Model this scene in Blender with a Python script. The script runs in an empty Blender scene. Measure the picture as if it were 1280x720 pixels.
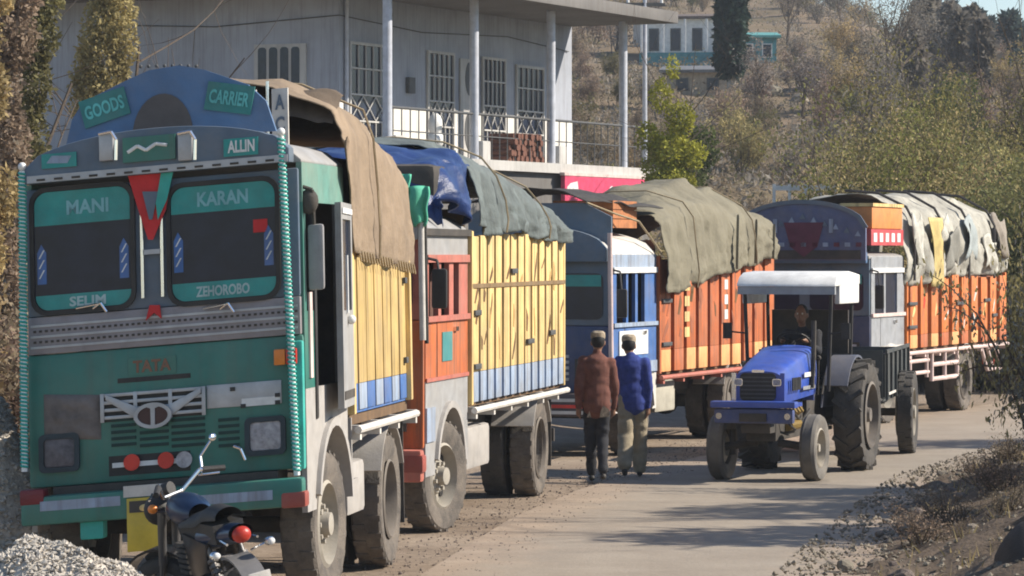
import bpy, bmesh, math, random
import numpy as np
from mathutils import Vector, Matrix, noise, Euler
R = math.radians
C = bpy.context.scene
COL = C.collection
rnd = random.Random(7)
nrg = np.random.default_rng(11)

# ------------------------------------------------------------------ camera, world, sun, exposure
FPX, HOR, CAMZ = 4500.0, 317.0, 2.5          # focal length in px of a 1280 wide frame, horizon row, eye height
cam_d = bpy.data.cameras.new("camera")
cam_d.sensor_width = 36.0
cam_d.lens = 36.0 * FPX / 1280.0
cam_d.shift_y = -(360.0 - HOR) / 1280.0
cam_d.clip_start = 0.5
cam_d.clip_end = 6000
cam = bpy.data.objects.new("camera", cam_d)
cam.location = (0, 0, CAMZ)
cam.rotation_euler = (R(90), 0, 0)
COL.objects.link(cam)
C.camera = cam
SUN_AZ, SUN_EL = R(3), R(36)                  # azimuth from +X towards +Y
sdir = Vector((math.cos(SUN_AZ) * math.cos(SUN_EL), math.sin(SUN_AZ) * math.cos(SUN_EL), math.sin(SUN_EL)))
W = bpy.data.worlds.new("World")
C.world = W
W.use_nodes = True
nt = W.node_tree
bg = nt.nodes["Background"]
sky = nt.nodes.new("ShaderNodeTexSky")
sky.sky_type = 'NISHITA'
sky.sun_disc = False
sky.sun_elevation = SUN_EL
sky.sun_rotation = R(90) - SUN_AZ
sky.dust_density = 0.2
sky.ozone_density = 3.0
nt.links.new(sky.outputs[0], bg.inputs[0])
bg.inputs[1].default_value = 0.095
sun_d = bpy.data.lights.new("sun", 'SUN')
sun_d.energy = 4.8
sun_d.angle = R(0.6)
sun_d.color = (1.0, 0.92, 0.80)
sun = bpy.data.objects.new("sun", sun_d)
sun.rotation_euler = (-sdir).to_track_quat('-Z', 'Y').to_euler()
sun.location = (40, 5, 40)
COL.objects.link(sun)
C.view_settings.view_transform = 'Standard'
C.view_settings.look = 'None'
C.view_settings.gamma = 1.0
C.view_settings.exposure = 0.74
C.cycles.filter_width = 1.9
C.cycles.max_bounces = 6
C.cycles.volume_bounces = 0

# ------------------------------------------------------------------ materials
MATS = {}
def mat(name, col, rough=0.7, metal=0.0, var=0.18, scale=6.0, dust=0.0, dustcol=(0.30, 0.25, 0.19), bump=0.15,
        streak=0.0, spec=0.4, fine=60.0, transl=0.0, obrand=0.0):
    if name in MATS: return MATS[name]
    m = bpy.data.materials.new(name)
    m.use_nodes = True
    n, l = m.node_tree.nodes, m.node_tree.links
    b = n["Principled BSDF"]
    b.inputs["Roughness"].default_value = rough
    b.inputs["Metallic"].default_value = metal
    b.inputs["Specular IOR Level"].default_value = spec
    tc = n.new("ShaderNodeTexCoord")
    def tex(sc, det=5.0, vec=None, ro=0.6):
        t = n.new("ShaderNodeTexNoise"); t.inputs["Scale"].default_value = sc
        t.inputs["Detail"].default_value = det; t.inputs["Roughness"].default_value = ro
        l.new(vec or tc.outputs["Object"], t.inputs["Vector"]); return t
    t1 = tex(scale)
    mr = n.new("ShaderNodeMapRange"); mr.inputs[1].default_value = 0.3; mr.inputs[2].default_value = 0.7
    mr.inputs[3].default_value = 1 - var; mr.inputs[4].default_value = 1 + var
    l.new(t1.outputs["Fac"], mr.inputs[0])
    val = mr.outputs[0]
    if obrand:
        oi = n.new("ShaderNodeObjectInfo")
        m2 = n.new("ShaderNodeMapRange"); m2.inputs[3].default_value = 1 - obrand; m2.inputs[4].default_value = 1 + obrand
        l.new(oi.outputs["Random"], m2.inputs[0])
        mm = n.new("ShaderNodeMath"); mm.operation = 'MULTIPLY'
        l.new(val, mm.inputs[0]); l.new(m2.outputs[0], mm.inputs[1]); val = mm.outputs[0]
    hs = n.new("ShaderNodeHueSaturation"); hs.inputs["Color"].default_value = (*col, 1)
    l.new(val, hs.inputs["Value"])
    if obrand:
        m3 = n.new("ShaderNodeMapRange"); m3.inputs[3].default_value = 0.5 - obrand * 0.09; m3.inputs[4].default_value = 0.5 + obrand * 0.09
        wn = n.new("ShaderNodeTexWhiteNoise"); wn.noise_dimensions = '1D'
        l.new(oi.outputs["Random"], wn.inputs["W"]); l.new(wn.outputs["Value"], m3.inputs[0]); l.new(m3.outputs[0], hs.inputs["Hue"])
    out = hs.outputs[0]
    if streak:
        mp = n.new("ShaderNodeMapping"); mp.inputs["Scale"].default_value = (14, 14, 0.7)
        l.new(tc.outputs["Object"], mp.inputs[0])
        t3 = tex(1.0, 4.0, mp.outputs[0])
        r3 = n.new("ShaderNodeMapRange"); r3.inputs[1].default_value = 0.47; r3.inputs[2].default_value = 0.70; r3.inputs[4].default_value = streak
        l.new(t3.outputs["Fac"], r3.inputs[0])
        x3 = n.new("ShaderNodeMixRGB"); x3.inputs[2].default_value = (0.07, 0.045, 0.03, 1)
        l.new(r3.outputs[0], x3.inputs[0]); l.new(out, x3.inputs[1]); out = x3.outputs[0]
    if dust:
        t2 = tex(scale * 0.45, 8.0, None, 0.7)
        r2 = n.new("ShaderNodeMapRange"); r2.inputs[1].default_value = 0.40; r2.inputs[2].default_value = 0.68
        r2.inputs[3].default_value = dust * 0.25; r2.inputs[4].default_value = dust
        l.new(t2.outputs["Fac"], r2.inputs[0])
        x2 = n.new("ShaderNodeMixRGB"); x2.inputs[2].default_value = (*dustcol, 1)
        l.new(r2.outputs[0], x2.inputs[0]); l.new(out, x2.inputs[1]); out = x2.outputs[0]
        rr = n.new("ShaderNodeMapRange"); rr.inputs[3].default_value = rough; rr.inputs[4].default_value = min(1, rough + 0.45)
        l.new(r2.outputs[0], rr.inputs[0]); l.new(rr.outputs[0], b.inputs["Roughness"])
    l.new(out, b.inputs["Base Color"])
    if bump:
        tb = tex(fine, 4.0)
        bp = n.new("ShaderNodeBump"); bp.inputs["Strength"].default_value = bump; bp.inputs["Distance"].default_value = 0.02
        l.new(tb.outputs["Fac"], bp.inputs["Height"]); l.new(bp.outputs[0], b.inputs["Normal"])
    if transl:
        tr = n.new("ShaderNodeBsdfTranslucent"); l.new(out, tr.inputs[0])
        ms = n.new("ShaderNodeMixShader"); ms.inputs[0].default_value = transl
        l.new(b.outputs[0], ms.inputs[1]); l.new(tr.outputs[0], ms.inputs[2])
        l.new(ms.outputs[0], n["Material Output"].inputs["Surface"])
    MATS[name] = m
    return m

GREEN = mat("bottle_green_paint", (0.012, 0.16, 0.125), 0.36, dust=0.22, scale=3, streak=0.2, bump=0.05)
TEAL = mat("teal_film", (0.01, 0.26, 0.24), 0.35, dust=0.15)
TEALPOLE = mat("teal_rope", (0.02, 0.36, 0.30), 0.6, dust=0.15)
SLATE = mat("slate_blue_paint", (0.07, 0.12, 0.18), 0.45, dust=0.35, scale=4, bump=0.05)
CROWNBLUE = mat("faded_blue_paint", (0.06, 0.15, 0.30), 0.5, dust=0.3, scale=4)
STRIP = mat("riveted_tin", (0.26, 0.24, 0.26), 0.5, 0.3, dust=0.35)
SILVER = mat("dull_silver", (0.42, 0.43, 0.45), 0.4, 0.5, dust=0.3)
CHROME = mat("chrome", (0.75, 0.75, 0.75), 0.18, 1.0, var=0.05, bump=0)
WHITE = mat("white_paint", (0.72, 0.71, 0.68), 0.5, dust=0.15)
OFFW = mat("chalky_white_paint", (0.6, 0.57, 0.52), 0.7, dust=0.3)
GREYP = mat("grey_paint", (0.30, 0.30, 0.30), 0.55, dust=0.4)
MUDGREY = mat("mud_splashed_grey_paint", (0.34, 0.32, 0.30), 0.8, dust=0.5, dustcol=(0.36, 0.32, 0.27))
BLACK = mat("black_rubber", (0.015, 0.015, 0.016), 0.6, dust=0.12)
DARK = mat("dark_chassis", (0.03, 0.028, 0.026), 0.8, dust=0.45, dustcol=(0.17, 0.14, 0.11))
TYRE = mat("dusty_tyre", (0.055, 0.05, 0.046), 0.9, dust=0.75, scale=9, dustcol=(0.24, 0.20, 0.16), bump=0.5)
TYREDARK = mat("dark_tyre", (0.035, 0.034, 0.034), 0.9, dust=0.5, scale=9, dustcol=(0.18, 0.155, 0.125), bump=0.5)
RIM = mat("dusty_rim", (0.36, 0.33, 0.28), 0.7, 0.2, dust=0.5, dustcol=(0.3, 0.26, 0.2))
GLASS = mat("windscreen_glass", (0.010, 0.015, 0.034), 0.12, var=0.3, dust=0.08, dustcol=(0.06, 0.065, 0.09), bump=0, spec=0.28)
LAMPGLASS = mat("headlamp_glass", (0.35, 0.33, 0.34), 0.2, var=0.4, scale=20, bump=0.4)
RED = mat("red_cloth", (0.52, 0.03, 0.03), 0.8)
REDLAMP = mat("red_reflector", (0.6, 0.035, 0.02), 0.3)
FADERED = mat("faded_red_lamp", (0.30, 0.05, 0.035), .45, dust=.3)
AMBER = mat("amber_lens", (0.75, 0.22, 0.03), 0.3)
YELLOW = mat("yellow_ochre_paint", (0.52, 0.355, 0.12), 0.7, dust=0.3, streak=0.6, scale=3)
YELLOWD = mat("dark_ochre_panel", (0.20, 0.12, 0.045), 0.75, dust=0.3, streak=0.5)  # panel behind the ribs, coloured darker to deepen the shade in the gaps
PALEYEL = mat("pale_yellow_paint", (0.74, 0.52, 0.20), 0.7, dust=0.3, streak=0.75, scale=4)
BROWNWOOD = mat("worn_brown_wood", (0.15, 0.09, 0.045), 0.85, streak=0.5)
BLUEP = mat("blue_paint", (0.03, 0.13, 0.38), 0.5, dust=0.3, streak=0.35)
PBLUE = mat("pale_blue_paint", (0.28, 0.36, 0.48), 0.6, dust=0.4, streak=0.55)
ORANGE = mat("orange_paint", (0.50, 0.11, 0.02), 0.6, dust=0.28, streak=0.7, scale=4)
ORANGED = mat("dark_orange_panel", (0.30, 0.07, 0.02), 0.7, dust=0.3, streak=0.4)
PALEOR = mat("pale_orange_paint", (0.75, 0.36, 0.13), 0.6, dust=0.2, streak=0.2)
PINKRED = mat("faded_red_paint", (0.45, 0.12, 0.085), 0.6, dust=0.3, streak=0.3)
PINKW = mat("pinkish_white_paint", (0.66, 0.50, 0.46), 0.6, dust=0.3)
TARPBROWN = mat("brown_canvas", (0.245, 0.18, 0.12), 0.9, var=0.24, scale=2.5, streak=0.12, bump=0.8, fine=11)
TARPOLIVE = mat("olive_canvas", (0.185, 0.165, 0.115), 0.9, var=0.14, scale=2.0, streak=0.1, bump=0.8, fine=11)
TARPGREY = mat("grey_green_canvas", (0.115, 0.135, 0.13), 0.85, var=0.35, scale=3.5, streak=0.2, bump=0.9, fine=11)
TARPBLUE = mat("blue_plastic_sheet", (0.016, 0.036, 0.125), 0.35, var=0.25, bump=0.3)
TARPPATCH = mat("patched_grey_sheet", (0.36, 0.34, 0.285), 0.75, var=0.3, scale=2.2, streak=0.3, bump=0.9, fine=9)
TARPYEL = mat("yellowish_sheet", (0.50, 0.38, 0.15), 0.7, var=0.25, bump=0.4)
GREENCL = mat("mint_green_cloth", (0.09, 0.42, 0.27), 0.8)
ROPE = mat("rope", (0.3, 0.23, 0.14), 0.9)
TRBLUE = mat("tractor_blue", (0.015, 0.07, 0.40), 0.32, dust=0.2, bump=0.02, spec=0.6)
TRGREY = mat("tractor_grey", (0.075, 0.09, 0.135), 0.5, dust=0.3)
TROLLEY = mat("dark_trolley_paint", (0.02, 0.03, 0.035), 0.55, dust=0.25)
SKIN = mat("skin", (0.24, 0.125, 0.075), 0.55, bump=0.05)
KNITB = mat("brown_knit", (0.155, 0.062, 0.045), 0.95, var=0.3, scale=14, bump=0.6, fine=120)
KNITBLUE = mat("blue_knit", (0.035, 0.055, 0.23), 0.95, var=0.25, scale=14, bump=0.6, fine=120)
DARKCL = mat("dark_cloth", (0.022, 0.022, 0.026), 0.9, bump=0.4)
KHAKI = mat("khaki_cloth", (0.27, 0.225, 0.155), 0.95, var=0.2, scale=10, bump=0.4)
HAIR = mat("dark_hair", (0.012, 0.010, 0.009), 0.7)
CAPM = mat("patterned_cap", (0.30, 0.24, 0.17), 0.9, var=0.6, scale=26)
CONC = mat("grey_plaster", (0.33, 0.345, 0.385), 0.9, var=0.16, scale=0.8, streak=0.25, bump=0.3)
CONCL = mat("pale_plaster", (0.47, 0.45, 0.42), 0.9, var=0.14, scale=1.2, streak=0.25, bump=0.3)
CONCD = mat("raw_concrete", (0.16, 0.15, 0.14), 0.95, var=0.2, scale=0.7, streak=0.25, bump=0.4)
PIPE = mat("pale_pipe_paint", (0.45, 0.47, 0.52), 0.5, dust=0.2)
IRON = mat("dark_iron", (0.05, 0.055, 0.06), 0.6, dust=0.2)
PINKSIGN = mat("pink_red_sign", (0.60, 0.06, 0.13), 0.5, var=0.2)
BARK = mat("bark", (0.10, 0.075, 0.055), 0.95, var=0.3, scale=20, bump=0.6)
BARKL = mat("pale_bark", (0.30, 0.27, 0.23), 0.95, var=0.3, scale=20, bump=0.5)
def leafm(name, col, ob=0.25):
    return mat(name, col, 0.75, var=0.4, scale=1.6, bump=0, transl=0.35, obrand=ob, spec=0.2)
L_OLIVE = leafm("olive_leaves", (0.17, 0.155, 0.065))
L_GREEN = leafm("green_leaves", (0.09, 0.115, 0.035))
L_YELG = leafm("yellow_green_leaves", (0.20, 0.185, 0.055))
L_YELGB = leafm("bright_yellow_green_leaves", (0.35, 0.355, 0.05), .12)
L_DRY = leafm("dry_brown_leaves", (0.25, 0.185, 0.13))
L_STRAW = leafm("straw_leaves", (0.36, 0.28, 0.13))
L_DARK = leafm("dark_conifer_needles", (0.028, 0.046, 0.036))
L_BLUE = leafm("blue_green_needles", (0.055, 0.08, 0.075))
L_GREY = leafm("grey_twigs", (0.22, 0.19, 0.16))
L_PALE = leafm("pale_grey_leaves", (0.25, 0.24, 0.20))

# ------------------------------------------------------------------ mesh helpers
class MB:
    def __init__(s): s.v = []; s.f = []
    def add(s, vs, fs):
        o = len(s.v); s.v += [tuple(p) for p in vs]; s.f += [tuple(i + o for i in f) for f in fs]; return s
    def box(s, x0, x1, y0, y1, z0, z1, M=None):
        vs = [(x, y, z) for x in (x0, x1) for y in (y0, y1) for z in (z0, z1)]
        if M is not None: vs = [M @ Vector(p) for p in vs]
        return s.add(vs, [(0, 1, 3, 2), (4, 6, 7, 5), (0, 4, 5, 1), (2, 3, 7, 6), (0, 2, 6, 4), (1, 5, 7, 3)])
    def prism(s, poly, ax, d0, d1, M=None):
        def p3(p, d):
            if ax == 'y': return Vector((p[0], d, p[1]))
            if ax == 'x': return Vector((d, p[0], p[1]))
            return Vector((p[0], p[1], d))
        n = len(poly)
        vs = [p3(p, d0) for p in poly] + [p3(p, d1) for p in poly]
        if M is not None: vs = [M @ p for p in vs]
        fs = [tuple(range(n)), tuple(range(2 * n - 1, n - 1, -1))] + [(i, i + n, (i + 1) % n + n, (i + 1) % n) for i in range(n)]
        return s.add(vs, fs)
    def ring(s, outer, inner, ax, d0, d1):       # frame between two equal-length outlines
        n = len(outer)
        def p3(p, d): return (p[0], d, p[1]) if ax == 'y' else ((d, p[0], p[1]) if ax == 'x' else (p[0], p[1], d))
        vs = [p3(p, d0) for p in outer] + [p3(p, d0) for p in inner] + [p3(p, d1) for p in outer] + [p3(p, d1) for p in inner]
        fs = []
        for i in range(n):
            j = (i + 1) % n
            fs += [(i, j, n + j, n + i), (2 * n + i, 3 * n + i, 3 * n + j, 2 * n + j), (i, 2 * n + i, 2 * n + j, j), (n + i, n + j, 3 * n + j, 3 * n + i)]
        return s.add(vs, fs)
    def cyl(s, p0, p1, r0, r1=None, n=12, caps=True):
        p0, p1 = Vector(p0), Vector(p1); r1 = r0 if r1 is None else r1
        d = (p1 - p0)
        if d.length < 1e-9: return s
        d.normalize()
        a = d.orthogonal().normalized(); b = d.cross(a)
        vs = []
        for p, r in ((p0, r0), (p1, r1)):
            for i in range(n):
                t = 2 * math.pi * i / n
                vs.append(p + a * (r * math.cos(t)) + b * (r * math.sin(t)))
        fs = [(i, (i + 1) % n, (i + 1) % n + n, i + n) for i in range(n)]
        if caps: fs += [tuple(range(n - 1, -1, -1)), tuple(range(n, 2 * n))]
        return s.add(vs, fs)
    def tube(s, pts, r, n=8, r1=None):
        k = len(pts)
        for i in range(k - 1):
            ra = r if r1 is None else r + (r1 - r) * i / (k - 1)
            rb = r if r1 is None else r + (r1 - r) * (i + 1) / (k - 1)
            s.cyl(pts[i], pts[i + 1], ra, rb, n)
        return s
    def lathe(s, prof, n=32, c=(0, 0, 0), close=False):   # profile (radius, x) about the X axis
        k = len(prof); c = Vector(c); vs = []
        for i in range(n):
            t = 2 * math.pi * i / n
            for r, x in prof: vs.append(c + Vector((x, r * math.cos(t), r * math.sin(t))))
        fs = []
        for i in range(n):
            j = (i + 1) % n
            for m in range(k if close else k - 1):
                q = (m + 1) % k
                fs.append((i * k + m, i * k + q, j * k + q, j * k + m))
        return s.add(vs, fs)
    def ball(s, c, rx, ry=None, rz=None, n=12, m=8):
        ry = rx if ry is None else ry; rz = rx if rz is None else rz
        c = Vector(c); vs = [c + Vector((0, 0, rz))]; fs = []
        for i in range(1, m):
            a = math.pi * i / m
            for j in range(n):
                t = 2 * math.pi * j / n
                vs.append(c + Vector((rx * math.sin(a) * math.cos(t), ry * math.sin(a) * math.sin(t), rz * math.cos(a))))
        vs.append(c - Vector((0, 0, rz)))
        for j in range(n): fs.append((0, 1 + j, 1 + (j + 1) % n))
        for i in range(m - 2):
            for j in range(n):
                a0 = 1 + i * n + j; a1 = 1 + i * n + (j + 1) % n
                fs.append((a0, a0 + n, a1 + n, a1))
        e = len(vs) - 1; o = 1 + (m - 2) * n
        for j in range(n): fs.append((e, o + (j + 1) % n, o + j))
        return s.add(vs, fs)
    def cap(s, p0, p1, r0, r1, n=12, flat=1.0):            # capsule with two radii
        p0, p1 = Vector(p0), Vector(p1); d = (p1 - p0)
        L = d.length; d = d.normalized() if L > 1e-6 else Vector((0, 0, 1))
        a = d.orthogonal().normalized(); b = d.cross(a); vs = []; rows = []
        for i in range(0, 4): rows.append((p0, -r0 * math.cos(i * math.pi / 6), r0 * math.sin(i * math.pi / 6)))
        for i in range(0, 4): rows.append((p1, r1 * math.sin(i * math.pi / 6), r1 * math.cos(i * math.pi / 6)))
        for p, h, r in rows:
            r = max(r, 1e-4)
            for j in range(n):
                t = 2 * math.pi * j / n
                q = p + d * h + a * (r * math.cos(t)) + b * (r * math.sin(t))
                if flat != 1.0:
                    w = (p0 + p1) / 2; q.y = w.y + (q.y - w.y) * flat
                vs.append(q)
        k = len(rows)
        fs = [(i * n + j, i * n + (j + 1) % n, (i + 1) * n + (j + 1) % n, (i + 1) * n + j) for i in range(k - 1) for j in range(n)]
        fs += [tuple(range(n - 1, -1, -1)), tuple(range((k - 1) * n, k * n))]
        return s.add(vs, fs)
    def grid(s, fn, nu, nv):
        vs = [fn(i / nu, j / nv) for i in range(nu + 1) for j in range(nv + 1)]
        fs = [(i * (nv + 1) + j, (i + 1) * (nv + 1) + j, (i + 1) * (nv + 1) + j + 1, i * (nv + 1) + j + 1) for i in range(nu) for j in range(nv)]
        return s.add(vs, fs)
    def mesh(s, name, m=None, smooth=35, bevel=0.0, xf=None):
        me = bpy.data.meshes.new(name)
        vs = [xf(p) for p in s.v] if xf else s.v
        me.from_pydata(vs, [], s.f)
        bm = bmesh.new(); bm.from_mesh(me)
        bmesh.ops.recalc_face_normals(bm, faces=bm.faces)
        if bevel:
            es = [e for e in bm.edges if len(e.link_faces) == 2 and e.calc_face_angle(0) > R(28)]
            bmesh.ops.bevel(bm, geom=es, offset=bevel, segments=2, profile=0.6, affect='EDGES', clamp_overlap=True)
        bm.to_mesh(me); bm.free()
        if smooth:
            me.polygons.foreach_set('use_smooth', [True] * len(me.polygons))
            me.set_sharp_from_angle(angle=R(smooth))
        if m: me.materials.append(m)
        return me
    def build(s, name, m, parent=None, smooth=35, bevel=0.0, xf=None, loc=None, rot=None, label=None):
        return link(name, s.mesh(name, m, smooth, bevel, xf), parent, loc, rot, label)

def link(name, me, parent=None, loc=None, rot=None, label=None):
    o = bpy.data.objects.new(name, me); COL.objects.link(o)
    if parent: o.parent = parent
    if loc is not None: o.location = loc
    if rot is not None: o.rotation_euler = rot
    if label: o['label'] = label
    return o
def tag(o, label, cat, group=None, kind=None):
    o['label'] = label; o['category'] = cat
    if group: o['group'] = group
    if kind: o['kind'] = kind
    return o
def thing(name, loc, rot, label, cat, group=None):
    o = bpy.data.objects.new(name, None); o.empty_display_size = 0.2; COL.objects.link(o)
    o.location = loc; o.rotation_euler = rot
    return tag(o, label, cat, group)
def struct(o): o['kind'] = 'structure'; return o
def dup(root, loc, rot, label=None, group=None, scale=None):
    r = root.copy(); COL.objects.link(r); r.location = loc; r.rotation_euler = rot
    if scale: r.scale = scale
    if label: r['label'] = label
    if group: r['group'] = group
    for ch in list(root.children):
        c = ch.copy(); COL.objects.link(c); c.parent = r
        for g in list(ch.children):
            d = g.copy(); COL.objects.link(d); d.parent = c
    return r
def rrect(x0, x1, z0, z1, r, k=4):
    pts = []
    for cx, cz, a0 in ((x1 - r, z1 - r, 0), (x0 + r, z1 - r, 90), (x0 + r, z0 + r, 180), (x1 - r, z0 + r, 270)):
        for i in range(k + 1):
            a = R(a0 + 90 * i / k); pts.append((cx + r * math.cos(a), cz + r * math.sin(a)))
    return pts
def quadpoly(p, k=6):            # four corners -> outline with the same count of points per side (for rings)
    out = []
    for i in range(4):
        a, b = p[i], p[(i + 1) % 4]
        for j in range(k): out.append((a[0] + (b[0] - a[0]) * j / k, a[1] + (b[1] - a[1]) * j / k))
    return out
def fbm(x, y, z=0.0, o=4): return noise.fractal(Vector((x, y, z)), 1.0, 2.0, o)
def P(px, py, Y): return Vector(((px - 640) * Y / FPX, Y, CAMZ - (py - HOR) * Y / FPX))
def sstep(a, b, x):
    t = min(1, max(0, (x - a) / (b - a))); return t * t * (3 - 2 * t)
def lettering(s, w, h, m, parent, M, name="lettering", depth=0.004, xf=None, bold=0.03):
    cu = bpy.data.curves.new("text", 'FONT'); cu.body = s; cu.size = 1; cu.align_x = 'CENTER'; cu.offset = bold; cu.extrude = 0.5
    cu.resolution_u = 3
    t = bpy.data.objects.new("text", cu); COL.objects.link(t)
    dg = bpy.context.evaluated_depsgraph_get(); dg.update()
    me = bpy.data.meshes.new_from_object(t.evaluated_get(dg))
    bpy.data.objects.remove(t); bpy.data.curves.remove(cu)
    co = np.empty(len(me.vertices) * 3); me.vertices.foreach_get('co', co); co = co.reshape(-1, 3)
    mn, mx = co.min(0), co.max(0)
    co[:, 0] = (co[:, 0] - (mn[0] + mx[0]) / 2) / (mx[0] - mn[0]) * w
    co[:, 1] = (co[:, 1] - (mn[1] + mx[1]) / 2) / (mx[1] - mn[1]) * h
    co[:, 2] = co[:, 2] * depth
    for i, v in enumerate(me.vertices):
        p = M @ Vector(co[i]); v.co = xf(p) if xf else p
    me.materials.clear(); me.materials.append(m); me.name = name
    return link(name, me, parent)
def faceM(x, y, z, tilt=0.0):        # text on a face looking towards -Y
    return Matrix.Translation((x, y, z)) @ Matrix.Rotation(tilt, 4, 'Y') @ Matrix.Rotation(R(90), 4, 'X')
def sideM(x, y, z):                  # text on a face looking towards +X
    return Matrix.Translation((x, y, z)) @ Matrix.Rotation(R(90), 4, 'Z') @ Matrix.Rotation(R(90), 4, 'X')

# ------------------------------------------------------------------ ground
def lerp_tab(tab, y):
    if y <= tab[0][0]: return tab[0][1]
    for (a, b), (c, d) in zip(tab, tab[1:]):
        if y <= c: return b + (d - b) * (y - a) / (c - a)
    return tab[-1][1] + (tab[-1][1] - tab[-2][1]) / (tab[-1][0] - tab[-2][0]) * (y - tab[-1][0])
XL = [(10, -1.2), (24, -0.75), (28, -0.45), (34, 0.25), (38, 0.95), (42, 1.9), (48, 3.7), (55, 6.2), (65, 10.5), (80, 18.5)]
XR = [(10, 1.3), (24, 2.0), (28, 2.55), (34, 3.6), (40, 4.75), (46, 6.6), (55, 9.8), (65, 14.6), (80, 23.5)]
def H(x, y):
    z = 0.0
    xr = lerp_tab(XR, y)
    d = x - xr
    if d > -0.2 and y < 90:
        b = sstep(0.0, 2.2, d)
        z += b * (0.42 + 0.25 * fbm(x * 0.8, y * 0.8)) + sstep(2.0, 9, d) * 1.3
        z += sstep(-0.2, 0.6, d) * 0.05 * fbm(x * 3, y * 3, 4)
    xl = lerp_tab(XL, y) - 3.6
    if x < xl: z += sstep(0, 5, xl - x) * 1.1 * sstep(35, 60, y)
    z += sstep(0, 1.0, lerp_tab(XL, y) - x) * 0.012 * fbm(x * 2.5, y * 2.5, 9)
    yy = y - 66 - max(0, x) * 0.25
    if yy > 0:
        fac = 1 - 0.64 * sstep(21, 44, x)
        zz = min(yy, 260) * 0.108 * fac * sstep(0, 20, yy)
        z = z * (1 - sstep(0, 30, yy)) + zz + 0.5 * fbm(x * 0.12, y * 0.12) * sstep(0, 30, yy)
    if y > 330: z *= max(0.0, 1 - (y - 330) / 700.0)
    return z
def hit(px, py, y0=60, y1=330):           # where the view ray through a picture point meets the hill
    y = y0
    while y < y1:
        p = P(px, py, y)
        if H(p.x, y) >= p.z: return Vector((p.x, y, H(p.x, y)))
        y += 0.5
    p = P(px, py, y1); return Vector((p.x, y1, H(p.x, y1)))
def axis(parts):
    a = []
    for s, e, st in parts:
        x = s
        while x < e: a.append(x); x += st
    a.append(parts[-1][1]); return a
gx = axis([(-600, -60, 60), (-60, -14, 3), (-14, -6, 0.8), (-6, 8, 0.25), (8, 20, 0.6), (20, 70, 2.5), (70, 700, 70)])
gy = axis([(4, 18, 1), (18, 48, 0.3), (48, 70, 0.7), (70, 340, 3), (340, 1500, 60)])
gv = [(x, y, H(x, y)) for x in gx for y in gy]
ny = len(gy)
gf = [(i * ny + j, (i + 1) * ny + j, (i + 1) * ny + j + 1, i * ny + j + 1) for i in range(len(gx) - 1) for j in range(ny - 1)]
def ground_mat():
    m = bpy.data.materials.new("dirt_ground"); m.use_nodes = True
    n, l = m.node_tree.nodes, m.node_tree.links; b = n["Principled BSDF"]; b.inputs["Roughness"].default_value = 0.95
    b.inputs["Specular IOR Level"].default_value = 0.1
    tc = n.new("ShaderNodeTexCoord")
    def tx(sc, d=8, ro=0.65):
        t = n.new("ShaderNodeTexNoise"); t.inputs["Scale"].default_value = sc; t.inputs["Detail"].default_value = d; t.inputs["Roughness"].default_value = ro
        l.new(tc.outputs["Object"], t.inputs["Vector"]); return t
    a = tx(0.5); c = n.new("ShaderNodeValToRGB"); l.new(a.outputs["Fac"], c.inputs[0])
    e = c.color_ramp.elements
    e[0].position = 0.3; e[0].color = (0.21, 0.155, 0.11, 1); e[1].position = 0.7; e[1].color = (0.37, 0.295, 0.225, 1)
    k = tx(9); mx = n.new("ShaderNodeMixRGB"); mx.blend_type = 'OVERLAY'; mx.inputs[0].default_value = 0.55
    l.new(c.outputs[0], mx.inputs[1]); l.new(k.outputs["Fac"], mx.inputs[2])
    # hillside: browner, with dry grass; chosen by distance up the valley
    sp = n.new("ShaderNodeSeparateXYZ"); l.new(tc.outputs["Object"], sp.inputs[0])
    mr = n.new("ShaderNodeMapRange"); mr.inputs[1].default_value = 60; mr.inputs[2].default_value = 80; l.new(sp.outputs[1], mr.inputs[0])
    g = tx(0.22, 8, 0.7); cg = n.new("ShaderNodeValToRGB"); l.new(g.outputs["Fac"], cg.inputs[0])
    e = cg.color_ramp.elements
    e[0].position = 0.35; e[0].color = (0.13, 0.105, 0.06, 1); e[1].position = 0.65; e[1].color = (0.225, 0.165, 0.115, 1)
    m2 = n.new("ShaderNodeMixRGB"); l.new(mr.outputs[0], m2.inputs[0]); l.new(mx.outputs[0], m2.inputs[1]); l.new(cg.outputs[0], m2.inputs[2])
    l.new(m2.outputs[0], b.inputs["Base Color"])
    bp = n.new("ShaderNodeBump"); bp.inputs["Strength"].default_value = 0.7; bp.inputs["Distance"].default_value = 0.05
    f = tx(14, 8, 0.75); l.new(f.outputs["Fac"], bp.inputs["Height"]); l.new(bp.outputs[0], b.inputs["Normal"])
    return m
gm = bpy.data.meshes.new("ground"); gm.from_pydata(gv, [], gf); gm.materials.append(ground_mat())
gm.polygons.foreach_set('use_smooth', [True] * len(gm.polygons))
ground = struct(link("ground", gm))
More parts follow.
